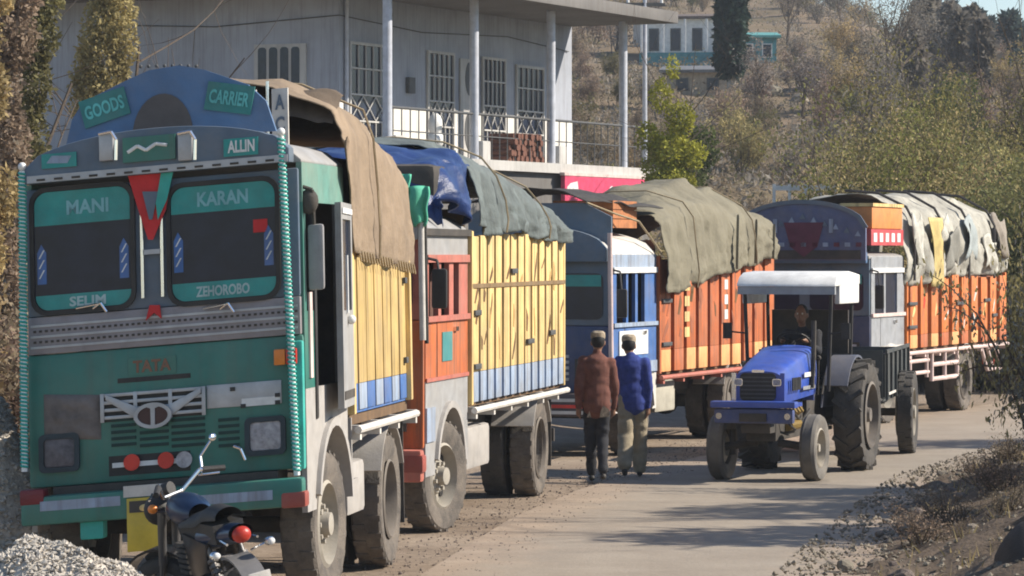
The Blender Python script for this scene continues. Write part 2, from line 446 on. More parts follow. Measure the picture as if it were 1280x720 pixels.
# road strip
def road_mat():
    m = bpy.data.materials.new("worn_asphalt"); m.use_nodes = True
    n, l = m.node_tree.nodes, m.node_tree.links; b = n["Principled BSDF"]; b.inputs["Roughness"].default_value = 0.85
    b.inputs["Specular IOR Level"].default_value = 0.25
    tc = n.new("ShaderNodeTexCoord")
    def tx(sc, d=8, ro=0.65):
        t = n.new("ShaderNodeTexNoise"); t.inputs["Scale"].default_value = sc; t.inputs["Detail"].default_value = d; t.inputs["Roughness"].default_value = ro
        l.new(tc.outputs["Object"], t.inputs["Vector"]); return t
    at = n.new("ShaderNodeAttribute"); at.attribute_name = "edge"
    a = tx(1.1); c = n.new("ShaderNodeValToRGB"); l.new(a.outputs["Fac"], c.inputs[0]); e = c.color_ramp.elements
    e[0].position = 0.3; e[0].color = (0.245, 0.205, 0.162, 1); e[1].position = 0.7; e[1].color = (0.325, 0.278, 0.222, 1)
    d = tx(1.6); cd = n.new("ShaderNodeValToRGB"); l.new(d.outputs["Fac"], cd.inputs[0]); e = cd.color_ramp.elements
    e[0].position = 0.3; e[0].color = (0.25, 0.19, 0.14, 1); e[1].position = 0.7; e[1].color = (0.36, 0.285, 0.215, 1)
    ad = n.new("ShaderNodeMath"); ad.operation = 'MULTIPLY_ADD'; ad.inputs[1].default_value = 0.9; l.new(d.outputs["Fac"], ad.inputs[0]); l.new(at.outputs["Fac"], ad.inputs[2])
    r = n.new("ShaderNodeMapRange"); r.inputs[1].default_value = 1.0; r.inputs[2].default_value = 1.35; l.new(ad.outputs[0], r.inputs[0])
    mx = n.new("ShaderNodeMixRGB"); l.new(r.outputs[0], mx.inputs[0]); l.new(c.outputs[0], mx.inputs[1]); l.new(cd.outputs[0], mx.inputs[2])
    k = tx(40); ov = n.new("ShaderNodeMixRGB"); ov.blend_type = 'OVERLAY'; ov.inputs[0].default_value = 0.4
    l.new(mx.outputs[0], ov.inputs[1]); l.new(k.outputs["Fac"], ov.inputs[2]); l.new(ov.outputs[0], b.inputs["Base Color"])
    bp = n.new("ShaderNodeBump"); bp.inputs["Strength"].default_value = 0.4; bp.inputs["Distance"].default_value = 0.02
    l.new(k.outputs["Fac"], bp.inputs["Height"]); l.new(bp.outputs[0], b.inputs["Normal"])
    return m
ys = axis([(8, 70, 0.35), (70, 86, 1)])
NW = 22
rv, re = [], []
for y in ys:
    a, b_ = lerp_tab(XL, y), lerp_tab(XR, y)
    for j in range(NW + 1):
        t = j / NW
        x = a - 0.25 + (b_ - a + 0.5) * t
        rv.append((x, y, max(0.008, H(x, y) + 0.008))); re.append(abs(2 * t - 1))
rf = [(i * (NW + 1) + j, i * (NW + 1) + j + 1, (i + 1) * (NW + 1) + j + 1, (i + 1) * (NW + 1) + j) for i in range(len(ys) - 1) for j in range(NW)]
rm = bpy.data.meshes.new("road"); rm.from_pydata(rv, [], rf); rm.materials.append(road_mat())
rm.attributes.new("edge", 'FLOAT', 'POINT').data.foreach_set('value', re)
struct(link("road", rm))

# ------------------------------------------------------------------ building with veranda
A = R(25); AD = Vector((math.sin(A), math.cos(A), 0)); AN = Vector((-math.cos(A), math.sin(A), 0))   # along the veranda / towards the wall
BO = Vector((0.91, 82.0, 0))
bld = thing("veranda_house", (BO.x, BO.y, 0), (0, 0, -A), "grey two storey house with pillared veranda and flat concrete roof above the trucks", "building")
# local axes: +y along the veranda (away), -x towards the wall
FZ, RZ, WD = 4.54, 8.02, 1.85            # veranda floor, ceiling, depth
Y0, Y1 = -6.9, 5.25
MB().box(-WD - 7.5, -WD, Y0, Y1, 0.2, RZ).build("wall", CONC, bld)
MB().box(-WD - 9, 0.95, Y0 - 1.6, 5.25, RZ, RZ + 0.28).build("roof", CONCD, bld, bevel=0.02)
MB().box(-WD + 0.002, 0.35, Y0 - 1.2, Y1 + 0.3, FZ - 0.22, FZ).build("floor_slab", CONCL, bld)
MB().box(-WD + 0.002, 0.2, Y0 - 1.0, Y1, 0.2, FZ - 0.222).build("shop_front", CONCD, bld)
for t in (-8.26, -4.1, -0.05, 4.11):
    MB().cyl((0, t, FZ), (0, t, RZ), 0.10, n=16).build("pillar", PIPE, bld)
for y0, y1 in ((-6.6, -5.35), (-4.9, -2.75), (-1.55, -0.15), (1.35, 2.9)):
    pass
def grille_window(yc, w, z0, z1, door=False):
    f = MB(); x = -WD + 0.014
    f.box(x, x + 0.05, yc - w / 2 - 0.06, yc - w / 2, z0, z1).box(x, x + 0.05, yc + w / 2, yc + w / 2 + 0.06, z0, z1)
    f.box(x, x + 0.05, yc - w / 2, yc + w / 2, z1 - 0.06, z1).box(x, x + 0.05, yc - w / 2, yc + w / 2, z0, z0 + 0.06)
    win = f.build("window", CONCL, bld)
    MB().box(x - 0.001, x + 0.006, yc - w / 2, yc + w / 2, z0 + 0.06, z1 - 0.06).build("pane", GLASS, win)
    h = z1 - z0
    for k in (0.28, 0.52, 0.76):
        MB().box(x + 0.01, x + 0.055, yc - w / 2, yc + w / 2, z0 + h * k - 0.018, z0 + h * k + 0.018).build("rail", CONCL, win)
    for i in range(1, 5):
        yy = yc - w / 2 + w * i / 5
        MB().box(x + 0.012, x + 0.04, yy - 0.013, yy + 0.013, z0 + h * 0.52, z1 - 0.06).build("bar", CONCL, win)
    g = MB()
    for i in range(3):                       # crossed lattice under the bars, uprights at the foot
        a, b = yc - w / 2 + w * i / 3, yc - w / 2 + w * (i + 1) / 3
        g.cyl((x + 0.03, a, z0 + h * 0.29), (x + 0.03, b, z0 + h * 0.51), 0.013, n=5).cyl((x + 0.03, b, z0 + h * 0.29), (x + 0.03, a, z0 + h * 0.51), 0.013, n=5)
    for i in range(1, 6):
        yy = yc - w / 2 + w * i / 6
        g.box(x + 0.012, x + 0.04, yy - 0.012, yy + 0.012, z0 + 0.06, z0 + h * 0.28)
    g.build("lattice", CONCL, win)
grille_window(-5.55, 1.75, FZ + 0.15, FZ + 2.5)
grille_window(-2.05, 1.25, FZ + 0.15, FZ + 2.5)
grille_window(0.75, 1.15, FZ + 0.15, FZ + 2.5)
grille_window(2.75, 1.45, FZ + 0.15, FZ + 2.4)
# door with curved pattern between two windows
d = MB().box(-WD + 0.014, -WD + 0.05, -1.05, -0.1, FZ + 0.03, FZ + 2.4).build("door", CONCL, bld)
for z, r in ((FZ + 0.75, 0.30), (FZ + 1.95, 0.26)):
    ln = [(-0.58 + 0.9 * r * math.cos(a), z + 1.5 * r * math.sin(a)) for a in [i * math.pi / 8 for i in range(16)]]
    MB().prism(ln, 'x', -WD + 0.051, -WD + 0.062).build("door_panel", IRON, d)
# window of the side wall
sw = MB().box(-WD - 1.95 - 0.08, -WD - 0.85 + 0.08, Y0 - 0.05, Y0 - 0.002, FZ + 1.35, FZ + 2.45).build("window", CONCL, bld)
for i in range(4):
    x = -WD - 1.93 + i * 0.27
    MB().prism(rrect(x, x + 0.2, FZ + 1.42, FZ + 2.38, 0.07), 'y', Y0 - 0.06, Y0 - 0.052).build("pane", GLASS, sw)
for i in range(9):
    x = -WD - 1.95 + i * 0.135
    MB().cyl((x, Y0 - 0.08, FZ + 1.1), (x, Y0 - 0.08, FZ + 1.36), 0.03, 0.012, n=6).build("sill_spike", IRON, sw)
MB().cyl((-WD + .06, Y0 + .25, FZ), (-WD + .06, Y0 + .25, RZ), .045).build("drain_pipe", PIPE, bld)
MB().tube([(-WD - 6, Y0 - .03, RZ - .5), (-WD - 3, Y0 - .03, RZ - .62), (-WD + .03, Y0 - .03, RZ - .45), (-WD + .03, -3, RZ - .6), (-WD + .03, 1.5, RZ - .45), (-WD + .03, 5, RZ - .62)], .012, 5).build("cable", IRON, bld)
MB().box(-WD + .014, -WD + .10, -3.75, -3.45, FZ + 1.5, FZ + 1.85).build("meter_box", IRON, bld)
for a_, b__ in ((Y0 + .002, -6.5), (-4.62, -2.75), (-1.36, -1.07), (-.08, .10), (1.40, 1.95), (3.55, Y1 - .002)):  # pale strips that paint sunlight onto the lower part of the grey wall
    MB().box(-WD + .001, -WD + .016, a_, b__, FZ + .002, FZ + 1.2 + rnd.uniform(-.06, .06)).build("sunlit_wall_band", mat("sunlit_plaster_tone", (0.66, 0.63, 0.58), .9, var=.14, scale=1.5, streak=.3), bld)
# veranda railing: top rail, mid rail, uprights
rl = MB().cyl((0, Y0 - 1.2, FZ + 1.0), (0, Y1 + 0.2, FZ + 1.0), 0.03).cyl((0, Y0 - 1.2, FZ + 0.52), (0, Y1 + 0.2, FZ + 0.52), 0.015, n=6)
rail = rl.build("railing", IRON, bld)
for i in range(34):
    y = Y0 - 1.1 + i * 0.4
    MB().cyl((0, y, FZ), (0, y, FZ + 1.0), 0.014, n=6).build("baluster", IRON, rail)
# low whitewashed piers beside the pillars
for y in (-7.9, -3.7, 0.35):
    MB().box(-0.14, 0.12, y - 0.2, y + 0.2, FZ + 0.002, FZ + 0.42).build("pier", CONCL, bld, bevel=0.03)
# shop sign below the veranda
sg = thing("shop_sign", BO + AD * 2.6 + Vector((0, 0, FZ - 0.70)), (0, 0, -A), "long pink red shop signboard with white marks under the veranda floor", "signboard")
MB().box(0.36, 0.46, -2.9, 2.75, -0.16, 0.43).build("board", PINKSIGN, sg)
MB().box(0.35, 0.475, -2.95, 2.8, 0.431, 0.50).build("frame", PINKW, sg)
MB().box(0.35, 0.475, 2.76, 2.86, -0.16, 0.43).build("end_post", WHITE, sg)
for y, w, h in ((-2.5, 0.7, 0.34), (-0.3, 0.22, 0.2), (0.25, 0.26, 0.16), (0.85, 0.24, 0.2), (2.45, 0.2, 0.22)):
    o = [(y - w / 2 + w * a, 0.14 - h / 2 + h * b) for a, b in ((0, 0.1), (0.6, 0), (1, 0.35), (0.9, 1), (0.35, 0.85), (0.1, 0.6))]
    MB().prism(o, 'x', 0.461, 0.468).build("painted_mark", WHITE, sg)
# firewood stacked on the veranda edge
fw = thing("firewood_stack", BO + AD * -1.35 + AN * 0.3 + Vector((0, 0, FZ)), (0, 0, -A), "small stack of reddish brown firewood on the veranda by the pillar", "firewood")
lg = MB().cyl((-0.3, 0, 0), (0.3, 0, 0), 0.075, n=8).mesh("log", mat("firewood", (0.13, 0.055, 0.035), 0.9, var=0.4))
for r_ in range(5):
    for k in range(13 - r_):
        link("log", lg, fw, (rnd.uniform(-0.06, 0.06), -0.9 + k * 0.15 + r_ * 0.075 + rnd.uniform(-.015, .015), 0.075 + r_ * 0.125), (rnd.uniform(0, 6), 0, rnd.uniform(-.06, .06)))
# white bundle on the railing side, by the second pillar
wb = MB()
wb.ball((0, 0, 0.75), 0.16, 0.2, 0.25).ball((0, 0.02, 0.42), 0.2, 0.22, 0.2).ball((0.02, -0.02, 0.12), 0.17, 0.2, 0.14)
tag(wb.build("white_sack", WHITE, loc=BO + AD * -4.9 + AN * 0.55 + Vector((0, 0, FZ))), "lumpy white sack standing behind the veranda railing", "sack")

# ------------------------------------------------------------------ trucks
def rot_truck(yaw, roll=0.0): return (0, -roll, -yaw)
def tyre_mesh(r, w, n=44, m=TYRE):
    b = MB(); ri = r * 0.56
    b.lathe([(ri, -w * .36), (r * .80, -w * .5), (r * .94, -w * .48), (r * .985, -w * .40), (r * .985, w * .40), (r * .94, w * .48), (r * .80, w * .5), (ri, w * .36)], n, close=True)
    for i in range(n // 2 * 2):
        t = 2 * math.pi * i / n
        sx = -1 if i % 2 else 1
        M = Matrix.Rotation(t, 4, 'X')
        b.box(sx * w * 0.05, sx * w * 0.46, -r * .045, r * .045, r * .96, r * 1.0, M)
    return b.mesh("tyre", m, smooth=30)
def rim_mesh(r):
    b = MB()
    b.lathe([(r * .60, .10), (r * .555, .115), (r * .53, .06), (r * .50, .0), (r * .36, .005), (r * .30, .05), (r * .17, .06), (r * .155, .13), (r * .07, .135), (0.001, .135)], 32)
    b.lathe([(r * .57, .02), (r * .57, -.1)], 24)
    return b.mesh("rim", RIM)
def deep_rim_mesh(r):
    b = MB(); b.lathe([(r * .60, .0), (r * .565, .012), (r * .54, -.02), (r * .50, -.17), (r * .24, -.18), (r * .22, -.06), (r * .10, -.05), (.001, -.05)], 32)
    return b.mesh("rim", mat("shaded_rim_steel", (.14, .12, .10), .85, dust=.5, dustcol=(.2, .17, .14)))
def nuts_mesh(r):
    b = MB()
    for i in range(8):
        t = 2 * math.pi * i / 8
        b.cyl((.05, r * .235 * math.cos(t), r * .235 * math.sin(t)), (.085, r * .235 * math.cos(t), r * .235 * math.sin(t)), .02, n=6)
    return b.mesh("wheel_nuts", RIM)
def holes_mesh(r):
    b = MB()
    for i in range(8):
        t = 2 * math.pi * (i + .5) / 8
        b.cyl((-.03, r * .42 * math.cos(t), r * .42 * math.sin(t)), (.016, r * .42 * math.cos(t), r * .42 * math.sin(t)), r * .08, n=10)
    return b.mesh("hand_hole", BLACK)
WC = {}
def wheel(parent, c, r, w, steer=0.0, side=1, m=None, rimdeep=False):
    key = (round(r, 3), round(w, 3), m.name if m else '')
    if key not in WC: WC[key] = (tyre_mesh(r, w, m=m or TYRE), rim_mesh(r), nuts_mesh(r), holes_mesh(r))
    t, ri, nu, ho = WC[key]
    o = link("wheel", t, parent, c, (rnd.uniform(0, 6), 0, -steer + (0 if side > 0 else math.pi)))
    dx = w * .5 - .13 if not rimdeep else -w * .35
    if rimdeep:
        k = link("rim", WC["deep"] if "deep" in WC else WC.setdefault("deep", deep_rim_mesh(r)), o, (w * .5 - .012, 0, 0))
    else:
        k = link("rim", ri, o, (dx, 0, 0)); link("wheel_nuts", nu, o, (dx, 0, 0))["kind"] = "stuff"
    if not rimdeep: link("hand_holes", ho, o, (dx, 0, 0))["kind"] = "stuff"
    return o

def truck_base(cfg):
    """chassis, wheels, cargo body; local +y runs to the tail, +x is the road side"""
    t = thing(cfg['name'], cfg['loc'], rot_truck(cfg['yaw'], cfg.get('roll', 0)), cfg['label'], 'truck', 'goods trucks parked in a line')
    r = cfg.get('r', 0.5); fy, ryy = cfg['axles']; L0, L1 = cfg['cargo']; z0, z1 = cfg['cz']; xf = cfg.get('xf')
    for s in (1, -1):
        MB().box(s * 0.42 - .04, s * 0.42 + .04, 0.25, L1 - 0.1, r + .18, r + .40).build("chassis_rail", DARK, t)
        wheel(t, (s * (0.97 - .13), fy, r), r, 0.26, cfg.get('steer', 0), s, cfg.get('tyre'))
        wheel(t, (s * (0.98 - .13), ryy, r), r, 0.25, 0, s, cfg.get('tyre'), True)
        wheel(t, (s * (0.98 - .44), ryy, r), r, 0.25, 0, s, TYREDARK, True)
    MB().cyl((-.9, fy, r), (.9, fy, r), .06).build("front_axle", DARK, t)
    MB().cyl((-.9, ryy, r), (.9, ryy, r), .09).ball((0, ryy, r), .2).build("rear_axle", DARK, t)
    # side boxes: fuel tank and battery box
    tk = MB().box(0.55, 0.93, fy + .95, fy + .95 + cfg.get('tank', .9), r - .02, r + .38).build("fuel_tank", cfg.get('tankm', MUDGREY), t, bevel=0.04)
    MB().box(-.93, -.5, fy + .95, fy + 1.8, r - .02, r + .38).build("battery_box", DARK, t, bevel=0.03)
    # mud flaps and guards behind the rear wheels
    for s in (1, -1):
        g = MB()
        pts = [(ryy + (r + .10) * math.cos(a), r + (r + .08) * math.sin(a)) for a in [R(25 + i * 13) for i in range(11)]]
        pin = [(ryy + (r + .085) * math.cos(a), r + (r + .065) * math.sin(a)) for a in [R(25 + i * 13) for i in range(11)]]
        g.prism(pts + pin[::-1], 'x', s * .55, s * .99); g.build("mudguard", MUDGREY, t)
        MB().box(min(s * .6, s * .97), max(s * .6, s * .97), ryy + r + .13, ryy + r + .15, r * .55, z0 - .05).build("mud_flap", DARK, t)
    # cargo body
    W_ = 1.0
    MB().box(-.97, .97, L0, L1, z0 - .02, z0 + .05).build("cargo_floor", BROWNWOOD, t)
    zb = z0 + cfg.get('band', .25)
    for s in (1, -1):
        a, b = (W_ - .06, W_ - .03) if s > 0 else (-W_ + .03, -W_ + .06)
        MB().box(a, b, L0, L1, zb, z1).build("side_panel", cfg['panel'], t, xf=xf)
        MB().box(a, b, L0, L1, z0, zb - .001).build("lower_side_panel", cfg.get('bandpanel', cfg['panel']), t, xf=xf)
    MB().box(-W_ + .06, W_ - .06, L0, L0 + .05, z0 + .05, z1 + .25).build("headboard", cfg['panel'], t)
    MB().box(-W_ + .06, W_ - .06, L1 - .05, L1, z0 + .05, z1).build("tailboard", cfg['panel'], t)
    n = cfg['ribs']; st = (L1 - L0) / n; rw = cfg['ribw']; dp = cfg['ribd']
    for i in range(n):
        y = L0 + st * (i + .5); jit = rnd.uniform(-.02, .02)
        y0_, y1_ = y - rw / 2 + jit, y + rw / 2 + jit
        mm = cfg['ribm'][i % len(cfg['ribm'])]
        zt = z1 + cfg.get('ribtop', 0) + rnd.uniform(-.03, .03)
        MB().box(W_ - .031, W_ - .03 + dp, y0_, y1_, zb + .001, zt).build("rib", mm, t, bevel=.008, xf=xf)
        mb = cfg.get('bandm', cfg['ribm']); mb = mb[i % len(mb)]
        MB().box(W_ - .031, W_ - .03 + dp, y0_, y1_, z0 + .02, zb - .001).build("rib_foot", mb, t, bevel=.008, xf=xf)
        if i % 2 == 0:
            MB().box(-W_ + .03 - dp, -W_ + .031, y0_, y1_, z0 + .02, zt).build("rib", mm, t, bevel=.008, xf=xf)
    for k, zz in enumerate(cfg.get('hrails', ())):
        MB().box(W_ - .03 + dp, W_ - .03 + dp + .012, L0, L1, zz - .02, zz + .02).build("side_strap", cfg['strapm'], t, xf=xf)
    for (yy, zz, w) in cfg.get('latches', ()):
        MB().box(W_ - .03 + dp, W_ + dp, yy - w / 2, yy + w / 2, zz - .025, zz + .025).build("latch", IRON, t, bevel=.006, xf=xf)
    pm_ = cfg.get('marks', ())
    for i in range(n if pm_ else 0):
        y = L0 + st * (i + .5)
        for q in range(rnd.choice([1, 2, 2, 3])):
            zc = rnd.uniform(zb + .15, z1 - .25); hh = rnd.uniform(.05, .16); ww = rw * rnd.uniform(.12, .32); yo_ = rnd.uniform(-.25, .25) * rw; sl = rnd.uniform(-.5, .5) * rw
            x0_ = W_ - .03 + dp + .0005
            MB().prism([(y + yo_ - ww, zc - hh), (y + yo_ - ww * .3, zc - hh * 1.1), (y + yo_ + sl * .6 + ww * .9, zc + hh * .2), (y + yo_ + sl + ww * .2, zc + hh), (y + yo_ + sl * .5 - ww * .4, zc + hh * .1)], 'x', x0_, x0_ + .003).build("painted_mark", pm_[rnd.randrange(len(pm_))], t, xf=xf)
    # corner posts
    for y in (L0 + .02, L1 - .03):
        for s in (1, -1):
            MB().box(s * (W_ - .01) - .035, s * (W_ - .01) + .035, y - .04, y + .04, z0, z1 + .05).build("corner_post", cfg.get('postm', cfg['ribm'][0]), t, bevel=.01, xf=xf)
    # rub rail below the side and its brackets
    rb = MB().tube([(W_ + .05, L0 - .05, z0 - .05), (W_ + .05, L1, z0 - .05)], .03, 8)
    rub = rb.build("rub_rail", cfg['railm'], t)
    for i in range(int((L1 - L0) / .9) + 1):
        y = L0 + .1 + i * .9
        MB().box(W_ - .12, W_ + .045, y - .035, y + .035, z0 - .13, z0 - .021).build("bracket", cfg['railm'], rub)
        MB().box(-.9, .9, y - .04, y + .04, z0 - .12, z0 - .021).build("cross_member", DARK, t)
    # tail: bumper bar and lamps
    MB().box(-.9, .9, L1 + .0, L1 + .06, r + .0, r + .14).build("rear_bar", DARK, t)
    for s in (1, -1):
        MB().box(s * .7 - .1, s * .7 + .1, L1 + .061, L1 + .09, r + .16, r + .26).build("tail_lamp", REDLAMP, t)
    return t

def arch_side(x0, x1, ya, yb, z0, z1, wy, wz, wr):
    """panel in the y-z plane with a wheel arch cut from its lower edge"""
    p = [(ya, z1), (yb, z1), (yb, z0)]
    a1 = math.asin(min(1, max(-1, (z0 - wz) / wr)))
    for i in range(15):
        a = a1 + (math.pi - 2 * a1) * i / 14
        p.append((wy + wr * math.cos(a), wz + wr * math.sin(a)))
    if p[-1][0] > ya: p.append((ya, z0))
    return MB().prism(p, 'x', x0, x1)
def fender_lip(t, m, wy, wz, wr, s=1, x=1.0, xf=None):
    out = [(wy + (wr + .05) * math.cos(R(a)), wz + (wr + .05) * math.sin(R(a))) for a in range(8, 173, 12)]
    inn = [(wy + (wr - .012) * math.cos(R(a)), wz + (wr - .012) * math.sin(R(a))) for a in range(8, 173, 12)]
    MB().prism(out + inn[::-1], 'x', s * (x - .12), s * (x + .035)).build("fender_lip", m, t, xf=xf)

def tarp(name, root, ys, fn, m, label, group="tarpaulins over the truck loads", nv=44, thick=.010, fold=.03, ff=7.0, seed=0, extra=None):
    """draped sheet; fn(y) -> list of (x, z) from right hem over the top to the left hem"""
    b = MB(); nu = max(20, int((ys[1] - ys[0]) * 24))
    def pt(u, v):
        y = ys[0] + (ys[1] - ys[0]) * u
        pts = fn(y); k = v * (len(pts) - 1); i = min(len(pts) - 2, int(k)); f = k - i
        x = pts[i][0] + (pts[i + 1][0] - pts[i][0]) * f; z = pts[i][1] + (pts[i + 1][1] - pts[i][1]) * f
        side = 1 - min(1, min(v, 1 - v) / .42)
        w = fold * (math.sin(ff * y + 2.2 * math.sin(1.7 * y + seed) + seed) + .5 * math.sin(ff * 2.3 * y + seed * 3)) * (.25 + side)
        w += fold * 1.2 * fbm(y * 1.6 + seed * 7, v * 5, seed)
        w -= fold * .9 * abs(fbm(y * 3.2 + seed, v * 11, seed + 9)) + fold * .35 * abs(fbm(y * 9, v * 24, seed))
        x += w * (1 if v < .5 else -1) * (1 if abs(x) > .3 else .3)
        z += fold * (1.0 - side) * 1.6 * fbm(y * 1.4, v * 6 + 5, seed + 3) + side * fold * .5 * math.sin(ff * 1.3 * y + seed)
        if extra: x, y, z = extra(x, y, z, u, v)
        return (x, y, z)
    b.grid(pt, nu, nv)
    o = b.build(name, m, None, smooth=80)
    md = o.modifiers.new("thickness", 'SOLIDIFY'); md.thickness = thick
    o.location = root.location; o.rotation_euler = root.rotation_euler
    return tag(o, label, 'tarpaulin', group)
def interp(tab):
    return lambda y: lerp_tab(tab, y)

# ---------- the green truck in front
def shear1(p): return (p[0], p[1], p[2] + .062 * p[0])
T1 = truck_base(dict(name="green_truck", loc=(-2.39, 25.1, 0), yaw=R(7.3), roll=R(1.1), r=.53,
    label="green goods truck with faded blue crown board and teal banded windscreens facing the viewer",
    axles=(1.05, 3.72), cargo=(1.84, 4.62), cz=(1.22, 2.50), steer=R(3), panel=YELLOW, ribm=[YELLOW], ribs=7, ribw=.34, ribd=.014,
    band=.22, bandpanel=BLUEP, bandm=[BLUEP, PBLUE], strapm=YELLOWD, railm=OFFW, postm=PALEYEL, xf=shear1, tank=.75,
    latches=((4.45, 1.55, .1), (4.45, 2.2, .1))))
def F(px, py):
    return ((px - 205.5) / 177.0, CAMZ - (py + .082 * (px - 211) - HOR) / 179.0)
def b1(mb, name, m, parent=None, **k): return mb.build(name, m, parent or T1, xf=shear1, **k)
def fbox(px0, py0, px1, py1, y0, y1):
    x0, z1 = F(px0, py0); x1, z0 = F(px1, py1)
    zc0 = (F((px0 + px1) / 2, py1)[1]); zc1 = F((px0 + px1) / 2, py0)[1]
    return MB().box(x0, x1, y0, y1, zc0, zc1)
cx, CABT = 0.0, 3.10
LOWT = F(211, 431)[1]          # top of the green lower cab
# front skins
b1(MB().box(-.985, .985, 0, .06, .93, LOWT), "front_panel", GREEN, bevel=.03)
b1(MB().box(-.97, .97, -.012, .05, LOWT + .001, F(211, 384)[1]), "riveted_band", STRIP, bevel=.008)
zb0, zb1 = LOWT + .03, F(211, 384)[1] - .03
for k in range(3):
    z = LOWT + .05 + k * .075
    b1(MB().box(-.95, .95, -.020, -.0125, z - .008, z + .008), "band_moulding", SILVER)
rv_ = MB()
for k in range(2):
    for i in range(46): rv_.box(-.93 + i * .0414, -.91 + i * .0414, -.018, -.0125, LOWT + .08 + k * .075, LOWT + .096 + k * .075)
b1(rv_, "rivet_rows", DARK)["kind"] = "stuff"
# windscreen surround
ws0 = F(211, 384)[1]
sur = MB(); sur.box(-.97, .97, .0, .05, ws0 + .001, 3.02)
b1(sur, "windscreen_surround", SLATE, bevel=.02)
def screen(px0, py0, px1, py1, top, bot, tt, tb):
    x0, _ = F(px0, 300); x1, _ = F(px1, 300); zc = (px0 + px1) / 2
    z1 = F(zc, py0)[1]; z0 = F(zc, py1)[1]
    w = MB().prism(rrect(x0, x1, z0, z1, .10), 'y', -.012, .0)
    g = b1(w, "windscreen", GLASS)
    b1(MB().ring(rrect(x0 - .03, x1 + .03, z0 - .03, z1 + .03, .12), rrect(x0, x1, z0, z1, .10), 'y', -.03, -.001), "gasket", BLACK, g)
    def band(za, zb_, name):
        pl = [p for p in rrect(x0 + .006, x1 - .006, z0 + .006, z1 - .006, .095, 8)]
        def cl(p): return (p[0], min(max(p[1], za), zb_))
        return b1(MB().prism([cl(p) for p in pl], 'y', -.0165, -.0122), name, TEAL, g)
    band(z1 - top, z1, "top_band"); band(z0, z0 + bot, "bottom_band")
    # blue stickers down the two edges
    for s, xx in ((0, x0 + .02), (1, x1 - .085)):
        b1(MB().prism([(xx, z0 + bot + .08), (xx + .065, z0 + bot + .08), (xx + .065, z0 + bot + .30), (xx + .03, z0 + bot + .36), (xx, z0 + bot + .30)], 'y', -.0165, -.0122), "edge_sticker", BLUEP, g)
        for q in range(3):
            zz = z0 + bot + .12 + q * .07
            b1(MB().prism([(xx + .01, zz), (xx + .02, zz), (xx + .055, zz + .06), (xx + .045, zz + .06)], 'y', -.0195, -.0168), "sticker_stripe", WHITE, g)
    xm = (x0 + x1) / 2
    lettering(tt[0], tt[1], tt[2], mat("pale_lettering", (0.20, 0.42, 0.44), .6), g, faceM(xm + tt[3], -.0185, z1 - top * .52), "lettering", .003, shear1)
    lettering(tb[0], tb[1], tb[2], mat("white_lettering", (0.36, 0.47, 0.46), .6), g, faceM(xm + tb[3], -.0185, z0 + bot * .5), "lettering", .003, shear1)
    return g, x0, x1, z0, z1
gl, *_ = screen(44, 236, 167, 386, .24, .11, ("MANI", .30, .10, .04), ("SELIM", .26, .07, .03))
gr_, gx0, gx1, gz0, gz1 = screen(217, 230, 349, 374, .19, .13, ("KARAN", .36, .10, .0), ("ZEHOROBO", .38, .075, -.01))
b1(MB().box(gx1 - .16, gx1 - .06, -.0165, -.0122, gz1 - .36, gz1 - .27), "red_sticker", RED, gr_)
# centre pillar trim
for px in (181, 206):
    b1(MB().cyl((F(px, 300)[0], -.03, F(193, 372)[1]), (F(px, 300)[0], -.03, F(193, 235)[1]), .014), "trim_rod", CHROME)
b1(fbox(184, 312, 204, 318, -.045, -.02), "trim_bar", SILVER)
# cloth garland hung in a V on the pillar
gb = MB()
gb.prism([F(163, 210), F(222, 212), F(213, 262), F(196, 300), F(190, 300), F(178, 262)], 'y', -.055, -.045)
tag(gb.build("cloth_garland", RED, None, xf=shear1, loc=T1.location, rot=T1.rotation_euler), "red cloth garland hanging in a V between the green truck's windscreens", "garland")
gar = bpy.data.objects["cloth_garland"]
MB().prism([F(209, 212), F(226, 205), F(215, 250), F(203, 275), F(201, 255)], 'y', -.068, -.057).build("green_fold", TEALPOLE, gar, xf=shear1)
MB().prism([F(184, 240), F(204, 240), F(196, 275), F(192, 275)], 'y', -.066, -.0565).build("dark_fold", SLATE, gar, xf=shear1)
x, z = F(195, 391)
b1(MB().prism([(x - .06, z - .05), (x, z + .0), (x + .05, z - .045), (x + .04, z + .05), (x - .03, z + .055)], 'y', -.04, -.021), "red_bow", RED)
# wipers
for px in (118, 278):
    x, z = F(px, 386)
    b1(MB().tube([(x, -.03, z), (x + .06, -.06, z + .035), (x + .10, -.05, z - .03)], .009, 6).cyl((x - .12, -.04, z + .01), (x + .05, -.05, z + .03), .008, n=6), "wiper", CHROME)
# roof and visor over the windscreens
def arc(x0, x1, zb, zs, zt, n=18):
    p = [(x0, zb)]
    for i in range(n + 1):
        t = i / n; p.append((x0 + (x1 - x0) * t, zs + (zt - zs) * (1 - (2 * t - 1) ** 2) ** .55))
    return p + [(x1, zb)]
zv0 = F(211, 217)[1]
b1(MB().prism(arc(-.96, .93, zv0, zv0 + .10, F(211, 160)[1]), 'y', -.10, .08), "sun_visor", SLATE, bevel=.015)
b1(MB().box(-.93, .92, -.112, -.101, zv0 + .005, zv0 + .055), "visor_strip", SILVER)
ds = MB()
for i in range(14): ds.box(-.86 + i * .125, -.80 + i * .125, -.118, -.113, zv0 + .015, zv0 + .03)
b1(ds, "visor_slots", DARK)["kind"] = "stuff"
b1(MB().prism(arc(-.96, .98, zv0, zv0 + .02, F(211, 172)[1]), 'y', .081, 1.72), "cab_roof", GREYP, bevel=.02)
vb = b1(fbox(163, 171, 229, 202, -.125, -.102), "name_board", GREEN)
sw_ = MB()
xq, zq = F(196, 186)
